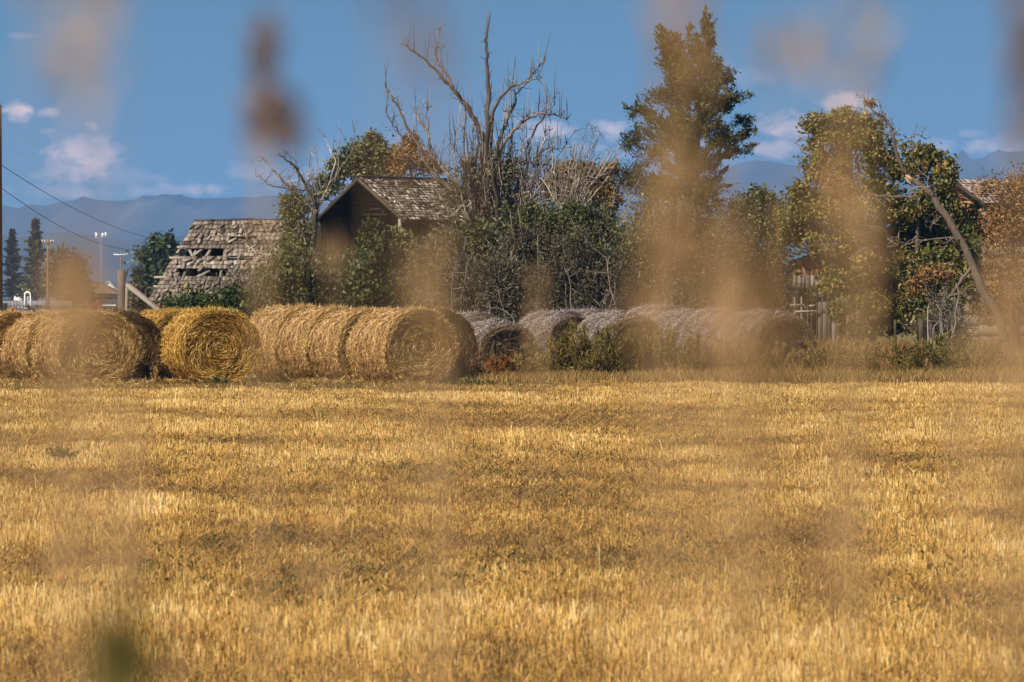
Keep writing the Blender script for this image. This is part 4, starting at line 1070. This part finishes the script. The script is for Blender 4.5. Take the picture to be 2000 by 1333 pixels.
def barn():
    d = 137; base = G(420, d)
    t = thing('collapsed_barn', base, 'collapsed barn, its grey shingle roof sagging with holes and loose boards', 'barn')
    A, B, C, D = P(380, 433, 139.5), P(560, 429, 139.5), P(640, 592, 136.2), P(290, 588, 136.2)

    holes = [(.03, .37, .335, .46), (.16, .42, .60, .70), (.08, .17, .60, .67), (.42, .66, .19, .235), (.40, .6, .47, .50)]

    def skip(u, v, r):
        if any(a < u < b and c < v < e for a, b, c, e in holes): return True
        return (u < .5 and r.random() < .035) or (u > .78 and v > .7 and r.random() < .15)
    rm = MB()
    Sf, nr = shingles(rm, A, B, C, D, 20, .14, 211, skip, loose=.03, tmean=.5, tsd=.14, lift=.036, slip=.1, thick=.012, rsd=.13, lj=(.85, 1.2))
    r = np.random.default_rng(212)
    for k in range(130):     # slipped and tilted shingles lying on the slope
        u, v = r.uniform(.02, .95), r.uniform(.02, .97)
        if any(a < u < b and c < v < e for a, b, c, e in holes): continue
        p = Sf(u, v) + nr * .07; dr = unit((D - A) * .6 + (B - A) * r.normal(0, .5)); s = .24 * r.uniform(.7, 1.6)
        rm.bar(p, p + dr * s + nr * r.uniform(0, .05), r.uniform(.05, .10), .012, r.uniform(.2, .9), up=nr)
    rm.build('roof', M['shingle'], t)
    bm = MB(); nb = 26
    for i in range(nb):
        v = (i + .5) / nb
        segs = [(0., 1.)]
        for a, b, c, e in holes:
            if c - .01 < v < e + .01: segs = [q for s0, s1 in segs for q in ((s0, min(s1, a)), (max(s0, b), s1)) if q[1] - q[0] > .02]
        for s0, s1 in segs:
            e0 = s0 + (r.uniform(.0, .02) if s0 == 0 else 0)
            bm.bar(Sf(e0, v) - nr * .03, Sf(s1, v + r.normal(0, .003)) - nr * .03, np.linalg.norm(D - A) / nb * .9, .02, r.uniform(.3, .9), up=nr)
    # edge boards poking out at the left rake
    for v, l in ((.47, .03), (.715, .05), (.83, .02), (.335, .02)):
        bm.bar(Sf(-l, v) + nr * .02, Sf(.12, v - .005) + nr * .02, .09, .03, .9, up=nr)
    bm.build('sheathing_boards', M['board_grey'], t)
    fm = MB()
    for u in np.linspace(.02, .98, 9):
        fm.bar(Sf(u + r.normal(0, .01), 0) - nr * .1, Sf(u + r.normal(0, .012), 1) - nr * .1, .07, .12, r.uniform(.4, .9), up=nr)
    for (u, v, u2, v2) in ((.08, .34, .15, .46), (.20, .34, .13, .45), (.27, .33, .24, .45), (.30, .62, .22, .70)):
        fm.bar(Sf(u, v) - nr * .02, Sf(u2, v2) - nr * .02, .09, .03, .8, up=nr)
    fm.build('rafters', M['board_grey'], t)
    rc = MB(); rc.bar(A + (-.03, 0, .06), A * .35 + B * .65 + (0, 0, .05), .16, .03, .3); rc.bar(A * .36 + B * .64 + (0, 0, .03), B + (0, 0, .0), .15, .03, .2)
    rc.build('ridge_cap', M['board_grey'], t)
    wm = MB()
    bk = np.array((0, 2.9, -2.4))
    shingles(wm, B, A, A + bk + (-.8, 0, 0), B + bk + (.3, 0, 0), 12, .2, 214, tmean=.4)
    wm.build('back_roof', M['shingle'], t)
    wl_ = MB()
    boards(wl_, (D[0] + .1, D[1] + .35, 0), (C[0] - .1, C[1] + .35, 0), 0, D[2] - .12, .18, 213, miss=.12)
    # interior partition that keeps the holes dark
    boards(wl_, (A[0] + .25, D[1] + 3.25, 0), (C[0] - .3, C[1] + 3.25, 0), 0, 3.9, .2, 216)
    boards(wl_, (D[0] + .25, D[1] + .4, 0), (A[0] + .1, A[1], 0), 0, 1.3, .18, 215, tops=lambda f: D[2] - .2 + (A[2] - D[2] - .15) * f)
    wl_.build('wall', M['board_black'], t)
    rd = MB(); p = P(316, 596, 136.1)
    boards(rd, p + (-.16, 0, 0), p + (.22, 0, 0), 1.2, 1.56, .12, 217, tm=.7); rd.build('red_board', M['board_red'], t)


barn()


def plank_shed():
    d = 128; S = F / d; base = G(1610, d); r = np.random.default_rng(221)
    t = thing('plank_shed', base, 'low plank shed with orange upper boards half buried under the broken tree', 'shed')
    x0, x1 = (1548 - 1000) / S, (1690 - 1000) / S
    z0, z1 = P(0, 508, d)[2], P(0, 455, d)[2]
    tops = lambda f: z0 - .05 + (z1 - z0) * f
    zs = P(0, 552, d)[2]
    um = MB(); boards(um, (x0, d, 0), (x1, d, 0), zs, 3, .13, 222, tops=tops, miss=.04); um.build('upper_boards', M['board_orange'], t)
    lm = MB(); boards(lm, (x0, d - .03, 0), (x0 + 1.0, d - .03, 0), P(0, 570, d)[2], zs + .22, .12, 223, miss=.05)
    boards(lm, (x0 + .75, d - .04, 0), (x1, d - .04, 0), 0, P(0, 590, d)[2], .14, 224, miss=.1, tm=.12); lm.build('lower_boards', M['board_grey'], t)
    wm = MB(); boards(wm, (x0, d + .1, 0), (x0, d + 2.5, 0), 0, z0 - .1, .16, 225); boards(wm, (x0, d + 2.5, 0), (x1, d + 2.5, 0), 0, z0, .16, 226, tops=tops)
    boards(wm, (x1, d + .1, 0), (x1, d + 2.5, 0), 0, z1 - .1, .16, 227); wm.build('wall', M['board_black'], t)
    rm = MB(); A, B = np.array((x0 - .35, d - .35, z0)), np.array((x1 + .2, d - .35, z1 + .06))
    for k in range(14):
        f = k / 14; rm.bar(A + (B - A) * (f + .03) + (0, r.uniform(-.12, .05), 0), A + (B - A) * (f + .03) + (0, 3.1, .1), .21, .03, r.uniform(.2, .7))
    rm.build('roof', M['board_black'], t)
    hm_ = MB()
    for y, a, b in ((572, 1535, 1560), (597, 1542, 1565), (609, 1553, 1598), (598, 1580, 1592)):
        hm_.bar(P(a, y, d - .15), P(b, y - 1, d - .15), .03, .06, .9)
    for x in (1565, 1552): hm_.bar(P(x, 580, d - .12), (P(x, 580, d)[0], d - .12, 0), .05, .05, .6)
    hm_.build('rail', M['board_grey'], t)


plank_shed()


def house():
    d = 150; S = F / d; b = math.radians(64); R = rotz(-b)
    apex = P(1862, 352, d); base = np.array((apex[0], apex[1], 0)); zr = apex[2]; hw = 2.1; L = 7.0
    ze = P(0, 399, d - 1.9)[2]
    t = thing('log_house', base, 'old house with a reddish shingle roof and brown shake gable behind the rusty tree', 'house')

    def W(x, y, z): return base + R @ np.array((x, y, 0.)) + np.array((0, 0, z))
    rm = MB()
    shingles(rm, W(0, 0, zr), W(0, L, zr), W(hw, L, ze), W(hw, 0, ze), 11, .22, 231, tmean=.6, tsd=.16, lift=.035, thick=.02)
    shingles(rm, W(0, L, zr), W(0, 0, zr), W(-hw, 0, ze), W(-hw, L, ze), 8, .3, 232, tmean=.5)
    rm.build('roof', M['shingle_red'], t)
    bm = MB(); bm.bar(W(0, -.04, zr - .05), W(hw, -.04, ze - .05), .04, .14, .3); bm.bar(W(0, -.04, zr - .05), W(-hw, -.04, ze - .05), .04, .14, .3); bm.build('barge_board', M['bark_dark'], t)
    iw = hw - .3; g = MB(); r = np.random.default_rng(233); zl = ze - 1.5
    n = 16
    for k in range(n):      # shake courses on the gable
        z = zl + (zr - .2 - zl) * k / n; h = (zr - .2 - zl) / n; xm = iw if z < ze - .1 else iw * max(0, 1 - (z - ze + .1) / (zr - ze))
        x = -xm
        while x < xm - .05:
            w = min(r.uniform(.1, .28), xm - x); g.box(W(x + w / 2, .22 - .01 * r.random(), z + h / 2), (w - .01, .03, h * .97), R @ np.array(((1, 0, 0), (0, 1, 0), (0, 0, 1))), r.uniform(.1, .95)); x += w
    g.build('gable_wall', M['shake'], t)
    lg = MB()
    for k in range(9):
        z = zl * (k + .5) / 9 - .02; rr = zl / 18 * .97
        lg.tube([W(-iw - .15, .24, z), W(iw + .15, .24, z)], rr, 8, r.uniform(.3, .8)); lg.tube([W(iw, .0, z + .06), W(iw, L - .2, z + .06)], rr, 8, r.uniform(.3, .8))
        lg.tube([W(-iw, .0, z + .06), W(-iw, L - .2, z + .06)], rr, 8, r.uniform(.3, .8)); lg.tube([W(-iw - .15, L - .3, z), W(iw + .15, L - .3, z)], rr, 8, .5)
    lg.build('log_wall', M['log'], t)
    sw = MB(); sw.box(W(iw, L / 2, (zl + ze) / 2), (.05, L - .5, ze - zl + .02), R, .4); sw.build('side_wall', M['shake'], t)
    wf = MB(); cx = .75; zc = zl - .4
    wf.box(W(cx - .28, .04, zc), (.07, .06, .8), R, .8); wf.box(W(cx + .28, .04, zc), (.07, .06, .8), R, .8); wf.box(W(cx, .04, zc + .43), (.63, .06, .06), R, .8); wf.box(W(cx, .04, zc - .43), (.7, .08, .06), R, .8)
    wo_ = wf.build('window', M['board_grey'], t)
    wp = MB(); wp.box(W(cx, .07, zc), (.5, .02, .8), R, .5); p = wp.build('pane', M['glass'], t); p.parent = wo_


house()


# ------------------------------------------------------------------ posts, fence, poles, wires
def post(px, d, y, w, mat, label, lean=0., group='fence posts', name='fence_post', square=False):
    top = P(px, y, d); S = F / d; b = G(px + lean, d); t = MB()
    if square: t.bar(b, top, w, w * .6, .7)
    else:
        q = wander(b, top, 6, .006, np.random.default_rng(int(px))); t.tube(q, np.linspace(w * .53, w * .47, 6), 9, .5, 3, .12)
    o = t.build(name, M[mat], origin=b); tag(o, label, 'post', group)


post(237, 97, 527, .21, 'bark', 'thick round brown post standing behind the bales', 5)
post(248, 96.6, 553, .10, 'board_grey', 'thin square grey post beside the thick brown one', -4, square=True)
bb = MB(); a_, b_ = P(249, 557, 96.4), P(330, 622, 95.8); bb.bar(a_, b_, .13, .05, .8, up=(.5, -.8, .5)); tag(bb.build('brace_board', M['board_grey'], origin=b_), 'grey board slanting down from the thin post to the bales', 'board')
post(1800, 96.5, 626, .13, 'bark_dark', 'dark fence post under the broken tree')
post(1818, 97.5, 632, .07, 'bark_dark', 'thin post just right of the dark fence post under the broken tree')
post(1629, 99, 632, .10, 'board_grey', 'grey fence post before the plank shed')
post(1975, 104, 592, .10, 'bark_dark', 'wooden post at the right frame edge below the rusty tree')
post(1748, 99, 625, .06, 'bark_dark', 'slim leaning post left of the dark fence post under the broken tree', 3)


def utility_pole(px, d, ytop, w, arm, label, ya=None):
    base = G(px, d); top = P(px, ytop, d); t = thing('utility_pole', base, label, 'utility pole', 'utility poles')
    m = MB(); m.tube(np.linspace(base, top, 6), np.linspace(w * .55, w * .42, 6), 10, .5); m.build('pole', M['pole'], t)
    if arm:
        z = P(px, ya, d)[2]; c = np.array((top[0], d - w * .7, z)); a = MB(); a.bar(c + (-arm, 0, 0), c + (arm, 0, 0), .14, .16, .7); ao = a.build('crossarm', M['white'] if arm > 1 else M['pole'], t)
        for k in (-.9, -.5, .5, .9):
            i = MB(); i.tube([c + (arm * k, 0, .08), c + (arm * k, 0, .22), c + (arm * k, 0, .34)], [.05, .09, .04], 8, .9); i.build('insulator', M['white'], ao, origin=base)
    return top


utility_pole(-7, 104, 205, .30, None, 'brown utility pole at the left frame edge')
utility_pole(94, 560, 468, .36, .8, 'reddish utility pole in front of the far spruces', 474)
utility_pole(236, 780, 492, .32, 1.3, 'small far utility pole with a pale crossarm above the thick post', 498)


def wire(p, q, sag, label):
    t = np.linspace(0, 1, 30)[:, None]; w = p * (1 - t) + q * t; w[:, 2] -= sag * 4 * (t * (1 - t))[:, 0]
    m = MB(); m.tube(w, .009, 5, .3); tag(m.build('power_line', M['wire'], origin=p), label, 'cable', 'power lines')


wire(P(-7, 316, 104), P(420, 462, 210), .9, 'upper power line running down from the left pole')
wire(P(-7, 360, 104), P(330, 472, 210), .9, 'lower power line running down from the left pole')


def mast():
    d = 2100; base = G(197, d); S = F / d; t = thing('antenna_mast', base, 'thin lattice antenna mast with white panels far off at the left', 'antenna mast')
    top = P(197, 462, d); m = MB()
    for k in range(3):
        a = k * 2.094; o = np.array((math.cos(a), math.sin(a), 0)); m.bar(base + o * .9, top + o * .45, .2, .2, .4)
    for k in range(18):
        z = top[2] * k / 18; f = .9 - .45 * k / 18
        for j in range(3):
            a, b = j * 2.094, (j + 1) * 2.094; m.bar((base[0] + math.cos(a) * f, d + math.sin(a) * f, z), (base[0] + math.cos(b) * f, d + math.sin(b) * f, z + top[2] / 18), .14, .14, .5)
    m.build('mast', M['metal'], t)
    p = MB()
    for k in range(3): a = math.radians(90 + 120 * k); p.bar(top + (2.6 * math.cos(a), 2.6 * math.sin(a), -.9), top + (2.6 * math.cos(a + 2.094), 2.6 * math.sin(a + 2.094), -.9), .2, .25, .5)
    p.build('platform', M['metal'], t)
    for x, y in ((-2.5, 0), (-1.9, -1.1), (2.5, 0), (1.2, -1.2), (.4, 1.8), (2.2, 1)):
        q = MB(); q.box(top + (x, y, .5), (.65, .35, 2.9 if abs(x) > 2 else 2.2), None, .9); q.build('antenna_panel', M['white'], t)


mast()


# far left yard
def spruce(px, d, ytop, hw, seed, label, gap=.0, mat='spruce'):
    r = np.random.default_rng(seed); base = G(px, d); top = P(px, ytop, d); H = top[2]; S = F / d; t = thing('spruce_tree', base, label, 'tree', 'far yard trees')
    tb, mb = MB(), MB(); tb.tube(np.linspace(base, top, 8), np.linspace(H * .022, .02, 8), 7, .4); tb.build('trunk', M['bark_dark'], t)
    W_ = hw / S; n = 26
    for i in range(n):
        f = (i + .6) / n; z = H * (.16 + .84 * f)
        for k in range(9):
            az = r.uniform(0, 6.28); L = W_ * (1.03 - f) ** 1.15 * r.uniform(.55, 1.15) * (1.25 if i % 3 == 0 else .62) + .1
            m = 26; s = r.uniform(.1, 1, m)
            p = np.stack([base[0] + math.cos(az) * L * s, base[1] + math.sin(az) * L * s, z - L * .22 * s + L * .18 * s ** 2], 1) + r.normal(0, .035 * W_, (m, 3)) * (1, 1, .6)
            u = unit(np.stack([np.full(m, math.cos(az)), np.full(m, math.sin(az)), r.normal(.15, .4, m)], 1) + r.normal(0, .4, (m, 3)))
            mb.leaves(p, u, r.normal(0, .5, (m, 3)) + (0, 0, 1), W_ * r.uniform(.10, .22, m), W_ * r.uniform(.04, .08, m), np.clip(r.normal(.45, .22, m), 0, 1))
    mb.build('crown', M[mat], t)


spruce(24, 620, 449, 46, 301, 'tiered spruce left of the taller one in the far yard')
spruce(70, 640, 429, 58, 302, 'taller spruce with a leaning tip in the far yard', mat='needle')
tree('round_tree', 130, 600, [(130, 560), (130, 520)], [(120, 510, 30, 25), (145, 530, 28, 30), (110, 545, 35, 30), (140, 570, 35, 22), (80, 560, 35, 20)], 'leaf_olive', 5500, .7, .4, .3, 303, 'rounded dark tree behind the beige plume in the far yard', trad=.4, tw=0, group='far yard trees')
tree('round_tree', 310, 300, [(310, 560), (312, 500)], [(325, 485, 24, 26), (300, 500, 28, 30), (335, 510, 20, 30), (285, 540, 22, 30), (315, 550, 36, 40), (275, 580, 25, 25), (345, 490, 12, 16), (298, 470, 6, 14), (335, 575, 25, 25)], 'leaf_dark', 9500, .36, .2, .4, 304,
     'dark green tree left of the collapsed barn', trad=.3, tw=0, group='far yard trees')
shrub('far_shrub', 275, 140, [(262, 580, 14, 30), (285, 600, 20, 25)], 'leaf_grey', 1500, .16, .06, .5, 305, 'dull shrub behind the thin grey post', 5, group=None)


def yard_house():
    d = 640; base = G(170, d); S = F / d; t = thing('far_house', base, 'far house with a low brown roof and a pale green wall', 'house')
    x0, x1 = (105 - 1000) / S, (229 - 1000) / S; ze, zr = P(0, 574, d)[2], P(0, 551, d + 5)[2]
    w = MB(); w.box(((x0 + x1) / 2, d + 5, ze / 2), (x1 - x0 - .8, 9, ze), None, .5); w.build('wall', M['fence_grey'], t)
    f = MB(); f.box(((x0 + x1) / 2, d + .1, ze - .25), (x1 - x0 - .2, .3, .55), None, .6); f.build('fascia', M['green_trim'], t)
    r = MB(); v = [(x0 - .3, d - .3, ze), (x1 + .3, d - .3, ze), (x1 + .3, d + 10.3, ze), (x0 - .3, d + 10.3, ze), (x0 + 3, d + 5, zr), (x1 - 3, d + 5, zr)]
    r.add(v, [(0, 1, 5, 4), (2, 3, 4, 5)], .5); r.add(v, [(1, 2, 5), (3, 0, 4)], .4); r.build('roof', M['roof_brown'], t)
    for x in (140, 190, 212):
        g = MB(); g.box(((x - 1000) / S, d + .46, ze * .5), (1.2, .1, 1.0), None, .4); g.build('window', M['glass'], t)


yard_house()


def small_house(px0, px1, d, ye, yr, label, wall='white', roof='white', group=None):
    S = F / d; x0, x1 = (px0 - 1000) / S, (px1 - 1000) / S; base = np.array(((x0 + x1) / 2, d, 0)); t = thing('small_house', base, label, 'house', group)
    ze, zr = P(0, ye, d)[2], P(0, yr, d)[2]; xm = (x0 + x1) / 2; w = MB()
    w.box((xm, d + 3, ze / 2), (x1 - x0, 6, ze), None, .6); w.add([(x0, d, ze), (x1, d, ze), (xm, d, zr), (x0, d + 6, ze), (x1, d + 6, ze), (xm, d + 6, zr)], [(0, 1, 2), (5, 4, 3)], .6); w.build('wall', M[wall], t)
    r = MB()
    for s in (-1, 1):
        e = x0 - .3 if s < 0 else x1 + .3; a = [(xm, d - .3, zr + .12), (xm, d + 6.3, zr + .12), (e, d + 6.3, ze - .05), (e, d - .3, ze - .05)]; r.add(a + [(p[0], p[1], p[2] - .12) for p in a], [(0, 1, 2, 3), (7, 6, 5, 4), (3, 2, 6, 7), (0, 3, 7, 4), (1, 5, 6, 2)], .7)
    r.build('roof', M[roof], t)
    g = MB(); g.box((xm, d - .02, ze * .45), ((x1 - x0) * .25, .06, ze * .7), None, .3); g.build('door', M['fence_grey'], t)


small_house(198, 224, 900, 562, 550, 'white-roofed house behind the brown roof in the far yard')
small_house(216, 238, 760, 577, 566, 'small white gabled house beside the thick post, far off')
small_house(18, 42, 700, 583, 568, 'white gabled house between the spruce trunks', 'white', 'fence_grey')


def fence():
    d = 590; S = F / d; base = G(50, d); t = thing('board_fence', base, 'low grey board fence across the far yard', 'fence'); m = MB()
    boards(m, ((-90 - 1000) / S, d, 0), ((140 - 1000) / S, d, 0), .05, 1.2, .25, 311, th=.05); m.build('panel', M['fence_grey'], t)
    for px in (-60, 0, 60, 120):
        p = MB(); x = (px - 1000) / S; p.bar((x, d + .12, 0), (x, d + .12, 1.3), .15, .15, .5); p.build('post', M['fence_grey'], t)


fence()


def car(px, d, yaw, mat, label):
    base = G(px, d); R = rotz(yaw); t = thing('parked_car', base, label, 'car', 'cars parked in the far yard')
    prof = [(-2.1, .35), (-2.15, .75), (-2.0, .95), (-1.2, 1.0), (-.7, 1.45), (.9, 1.47), (1.5, 1.02), (2.1, .92), (2.15, .4)]
    m = MB(); L = [np.array((x, -.85 if z < 1.01 else -.68, z)) for x, z in prof]; Rr = [p * (1, -1, 1) for p in L]; n = len(prof)
    v = np.array([base + R @ p for p in L + Rr]); m.add(v, [(i, i + 1, n + i + 1, n + i) for i in range(n - 1)] + [(0, n, 2 * n - 1, n - 1)], .6)
    for o in (0, n): m.add(v[o:o + n], [(0, 1, 2), (0, 2, 3), (0, 3, 6), (0, 6, 8), (6, 7, 8), (3, 4, 5), (3, 5, 6)], .6)
    m.build('body', M[mat], t)
    for s in (-1, 1):
        g = MB(); q = [(-1.0, s * .78, 1.06), (1.25, s * .78, 1.06), (.85, s * .72, 1.38), (-.68, s * .72, 1.38)]; g.add([base + R @ (np.array(p) + (0, s * .04, 0)) for p in q], [(0, 1, 2, 3)], .5); g.build('window', M['glass'], t)
        for x in (-1.35, 1.35):
            w = MB(); c = base + R @ np.array((x, s * .78, .33)); w.tube([c - R @ np.array((0, .1, 0)), c + R @ np.array((0, .1, 0))], .33, 14, .5); w.build('wheel', M['rubber'], t)


car(205, 520, .2, 'car_red', 'faded red car parked behind the bales in the far yard')
car(226, 500, 1.3, 'car_dark', 'dark car parked beside the red one, cut by the thick post')
car(12, 660, .1, 'blue', 'blue car parked beyond the fence at the left edge')


def bin_():
    d = 470; S = F / d; base = G(8, d); t = thing('waste_bin', base, 'dark square bin on the lawn at the left edge', 'bin'); m = MB()
    b = np.array((base[0], d, 0)); v = [(-.28, -.28, .05), (.28, -.28, .05), (.28, .28, .05), (-.28, .28, .05), (-.34, -.34, 1.0), (.34, -.34, 1.0), (.34, .34, 1.0), (-.34, .34, 1.0)]
    m.add([b + p for p in v], [(3, 2, 1, 0), (0, 1, 5, 4), (1, 2, 6, 5), (2, 3, 7, 6), (3, 0, 4, 7)], .6); m.build('body', M['car_dark'], t)
    l = MB(); l.box(b + (0, 0, 1.04), (.74, .74, .07), None, .4); l.build('lid', M['car_dark'], t)


bin_()


def heap(px, d, w, h, mat, seed, label, cat='junk pile'):
    r = np.random.default_rng(seed); b = G(px, d); m = MB()
    for k in range(16):
        c = b + (r.normal(0, w * .3), r.normal(0, w * .2), r.uniform(.1, h * .7)); a = r.normal(0, 1, 3); a[2] *= .4
        m.bar(c - unit(a) * w * .2, c + unit(a) * w * .2, r.uniform(.1, .35), r.uniform(.04, .2), r.random())
    tag(m.build('junk_pile', M[mat], origin=b), label, cat, 'junk in the far yard')


heap(24, 480, 1.3, .9, 'tarp_orange', 321, 'orange junk pile beside the dark bin')
heap(40, 490, 1.5, .7, 'fence_grey', 322, 'grey heap of boards right of the orange pile')
heap(66, 500, 2.2, 1.0, 'bark_dark', 323, 'brown brush heap left of the reddish pole')


def swing():
    d = 575; b = G(54, d); t = thing('garden_arch', b, 'small white garden arch in front of the spruce trunks', 'arch'); m = MB()
    for s in (-1, 1): m.bar(b + (s * .38, 0, 0), b + (s * .38, 0, 2.0), .14, .3, .9)
    th = np.linspace(0, math.pi, 9); m.tube(np.stack([b[0] + .38 * np.cos(th), np.full(9, d), 2.0 + .38 * np.sin(th)], 1), .14, 6, .9); m.build('frame', M['white'], t)
    q = MB(); q.box(b + (-.1, .2, .95), (.35, .06, 1.7), None, .9); q.build('panel', M['white'], t)


swing()


# ------------------------------------------------------------------ weeds right in front of the lens (blurred)
def stalks(label, z, heads, mat='fg_straw', seed=0, name='dry_stalk', group='dry stalks close to the camera', stem=.0006, smat='fg_straw'):
    """heads: (px, ytop, ybot, width px, fill, lean px at ground)"""
    r = np.random.default_rng(seed); S = F / z
    b = G(np.mean([h[0] + h[5] for h in heads]), z); t = thing(name, b, label, 'dry grass', group)
    sm = MB()
    for (px, y0, y1, w, fill, lean) in heads:
        dz = z * r.uniform(.97, 1.03); top, bot = P(px, y0, dz), P(px + r.normal(0, w * .1), y1, dz); g = G(px + lean, dz)
        q = np.concatenate([wander(g, bot, 8, .002, r), wander(bot, top, 6, .0008, r)[1:]])
        sm.tube(q, np.linspace(stem * 1.2, stem * .4, len(q)), 6, .5)
        hl = np.linalg.norm(top - bot); R = w / S / 2; ll, ww = .010, .0028
        k = int(fill * (hl * 2 * R) / (ll * ww * .5) * 2.0); s = r.uniform(0, 1, k); pr = np.sin(np.clip(s, .02, 1) ** .7 * math.pi) ** .55
        a = r.uniform(0, 6.28, k); rr = R * pr * np.sqrt(r.random(k))
        p = bot + (top - bot) * s[:, None] + np.stack([np.cos(a) * rr, np.sin(a) * rr, 0 * a], 1)
        u = unit((top - bot) / hl + np.stack([np.cos(a), np.sin(a), 0 * a], 1) * .55 + r.normal(0, .3, (k, 3)))
        hm_ = MB(); hm_.leaves(p, u, r.normal(0, 1, (k, 3)), ll * r.uniform(.6, 1.3, k), ww * r.uniform(.6, 1.3, k), np.clip(r.normal(.5, .2, k), 0, 1)); hm_.build('seed_head', M[mat], t)
    sm.build('stem', M[smat], t)
    return t


stalks('dark blurred seed head hanging against the sky left of the dead tree', 1.55, [(515, 25, 150, 72, 1.7, 60), (520, 100, 250, 62, 1.5, 50), (550, 180, 300, 80, 1.5, 40), (500, 60, 330, 60, .25, 40)], 'fg_dark', 401)
stalks('faint blurred stalks against the sky at the upper left', 0.95, [(80, -200, 150, 90, .35, 40), (165, -150, 230, 90, .38, 30), (225, -100, 140, 60, .25, 30)], 'fg_straw', 402)
stalks('blurred beige plume over the left end of the bales', 1.35, [(125, 455, 690, 60, .8, 60), (160, 470, 640, 60, .8, 30), (195, 530, 660, 50, .5, -20), (120, 640, 1120, 70, .35, 0), (240, 780, 1150, 70, .32, -20)], 'fg_straw', 403)
stalks('faint blurred stalk on the stubble above the green leaf', 1.5, [(265, 760, 1150, 30, .5, -40)], 'fg_straw', 404)
stalks('thin blurred stalks crossing the sky above the shed', 0.9, [(740, -300, 60, 60, .3, 20), (830, -200, 170, 80, .28, 30), (890, -100, 40, 40, .2, 0)], 'fg_dark', 405)
stalks('small blurred tuft over the shrubs and the half veiled bale', 1.55, [(845, 450, 600, 60, .40, 20), (870, 600, 740, 46, .55, 10), (850, 730, 1280, 46, .18, 0), (800, 480, 590, 40, .22, 30)], 'fg_straw', 406)
stalks('brown blurred tuft in front of the dark gable', 1.9, [(645, 455, 540, 40, .35, 10), (672, 450, 520, 34, .25, 20)], 'fg_straw', 407)
stalks('tall blurred plume in front of the conifer', 1.15, [(1310, -160, 130, 70, .7, 60), (1350, -100, 180, 70, .6, 60), (1298, 170, 470, 60, .6, 50), (1330, 280, 560, 60, .4, 30), (1270, 330, 620, 60, .35, 30), (1400, 320, 600, 70, .45, 10), (1255, 560, 700, 50, .3, 10)], 'fg_straw', 408)
stalks('wide blurred plume over the bales at the right end of the rows', 1.2, [(1425, 400, 700, 70, .55, 20), (1500, 480, 740, 70, .6, 10), (1455, 560, 900, 70, .5, 0), (1390, 600, 860, 50, .3, 0), (1540, 560, 740, 40, .3, -10), (1470, 820, 1280, 80, .34, 0)], 'fg_straw', 409)
stalks('blurred stalk leaning across the top of the sky at the right', 1.2, [(1520, 40, 150, 90, .5, -200), (1600, 30, 130, 90, .5, -100), (1680, -60, 150, 90, .5, 0)], 'fg_straw', 410)
stalks('blurred beige stalks in front of the broken tree', 1.3, [(1650, 170, 470, 60, .55, 20), (1690, 400, 660, 55, .6, 10), (1620, 280, 420, 40, .4, 20), (1660, 640, 1200, 70, .34, 0)], 'fg_straw', 411)
stalks('dark blurred stalk at the upper right corner', 1.3, [(1985, -60, 170, 60, 1.2, 30), (2015, 40, 300, 80, 1.0, 30)], 'fg_dark', 412)
stalks('blurred beige stalks at the right frame edge over the field', 1.2, [(1965, 520, 760, 70, .6, 20), (2005, 560, 980, 80, .6, 10), (1900, 640, 760, 50, .4, 10), (1960, 860, 1340, 90, .35, 0), (1870, 740, 1100, 60, .2, 0)], 'fg_straw', 413)
stalks('thin olive blurred stalk in front of the hollow hay bale', 1.9, [(1050, 540, 760, 22, .7, 5)], 'fg_straw', 414)
stalks('faint brown blurred stalks on the right of the stubble', 1.6, [(1590, 980, 1180, 34, .45, 10), (1860, 780, 1010, 40, .4, 5), (1180, 980, 1290, 40, .3, 0)], 'fg_dark', 415)
stalks('faint blurred stalks on the left of the stubble', 1.4, [(20, 760, 1030, 60, .4, 0), (620, 1000, 1200, 40, .35, 10), (345, 1180, 1380, 40, .3, 5)], 'fg_straw', 416)


stalks('slim softly blurred stalks with narrow heads inside the wide plume', 2.3, [(1345, 380, 520, 24, .4, 5), (1430, 520, 640, 26, .4, 0), (1482, 590, 720, 26, .45, -5), (1520, 380, 470, 20, .4, -5), (1300, 480, 600, 22, .5, 0)], 'fg_straw', 417)
stalks('slim softly blurred stalks with narrow heads over the left bales', 2.3, [(105, 520, 620, 22, .6, 0), (150, 500, 600, 24, .7, 0), (178, 560, 670, 22, .5, 5)], 'fg_straw', 418)


def green_leaf():
    z = 1.1; r = np.random.default_rng(420); b = G(222, z); t = thing('green_weed', b, 'blurred green leafy weed at the lower left edge of the picture', 'weed')
    sm, m = MB(), MB(); top = P(236, 1195, z); q = wander(b, top, 8, .002, r); sm.tube(q, np.linspace(.003, .0012, 8), 6, .4); sm.build('stem', M['fg_green'], t)
    for k in range(22):
        m = MB()
        f = r.uniform(.984, 1.0) if k > 5 else r.uniform(.4, .9); i = q[0] + (q[-1] - q[0]) * f; az = r.uniform(0, 6.28); dr = np.array((math.cos(az), math.sin(az), .9)); l = r.uniform(.010, .019)
        c = i + unit(dr) * l * .5; m.leaves(c[None], dr[None], np.array([[-math.sin(az), math.cos(az), .1]]), l, l * .5, r.random())
        m.build('leaf', M['fg_green'], t)


green_leaf()
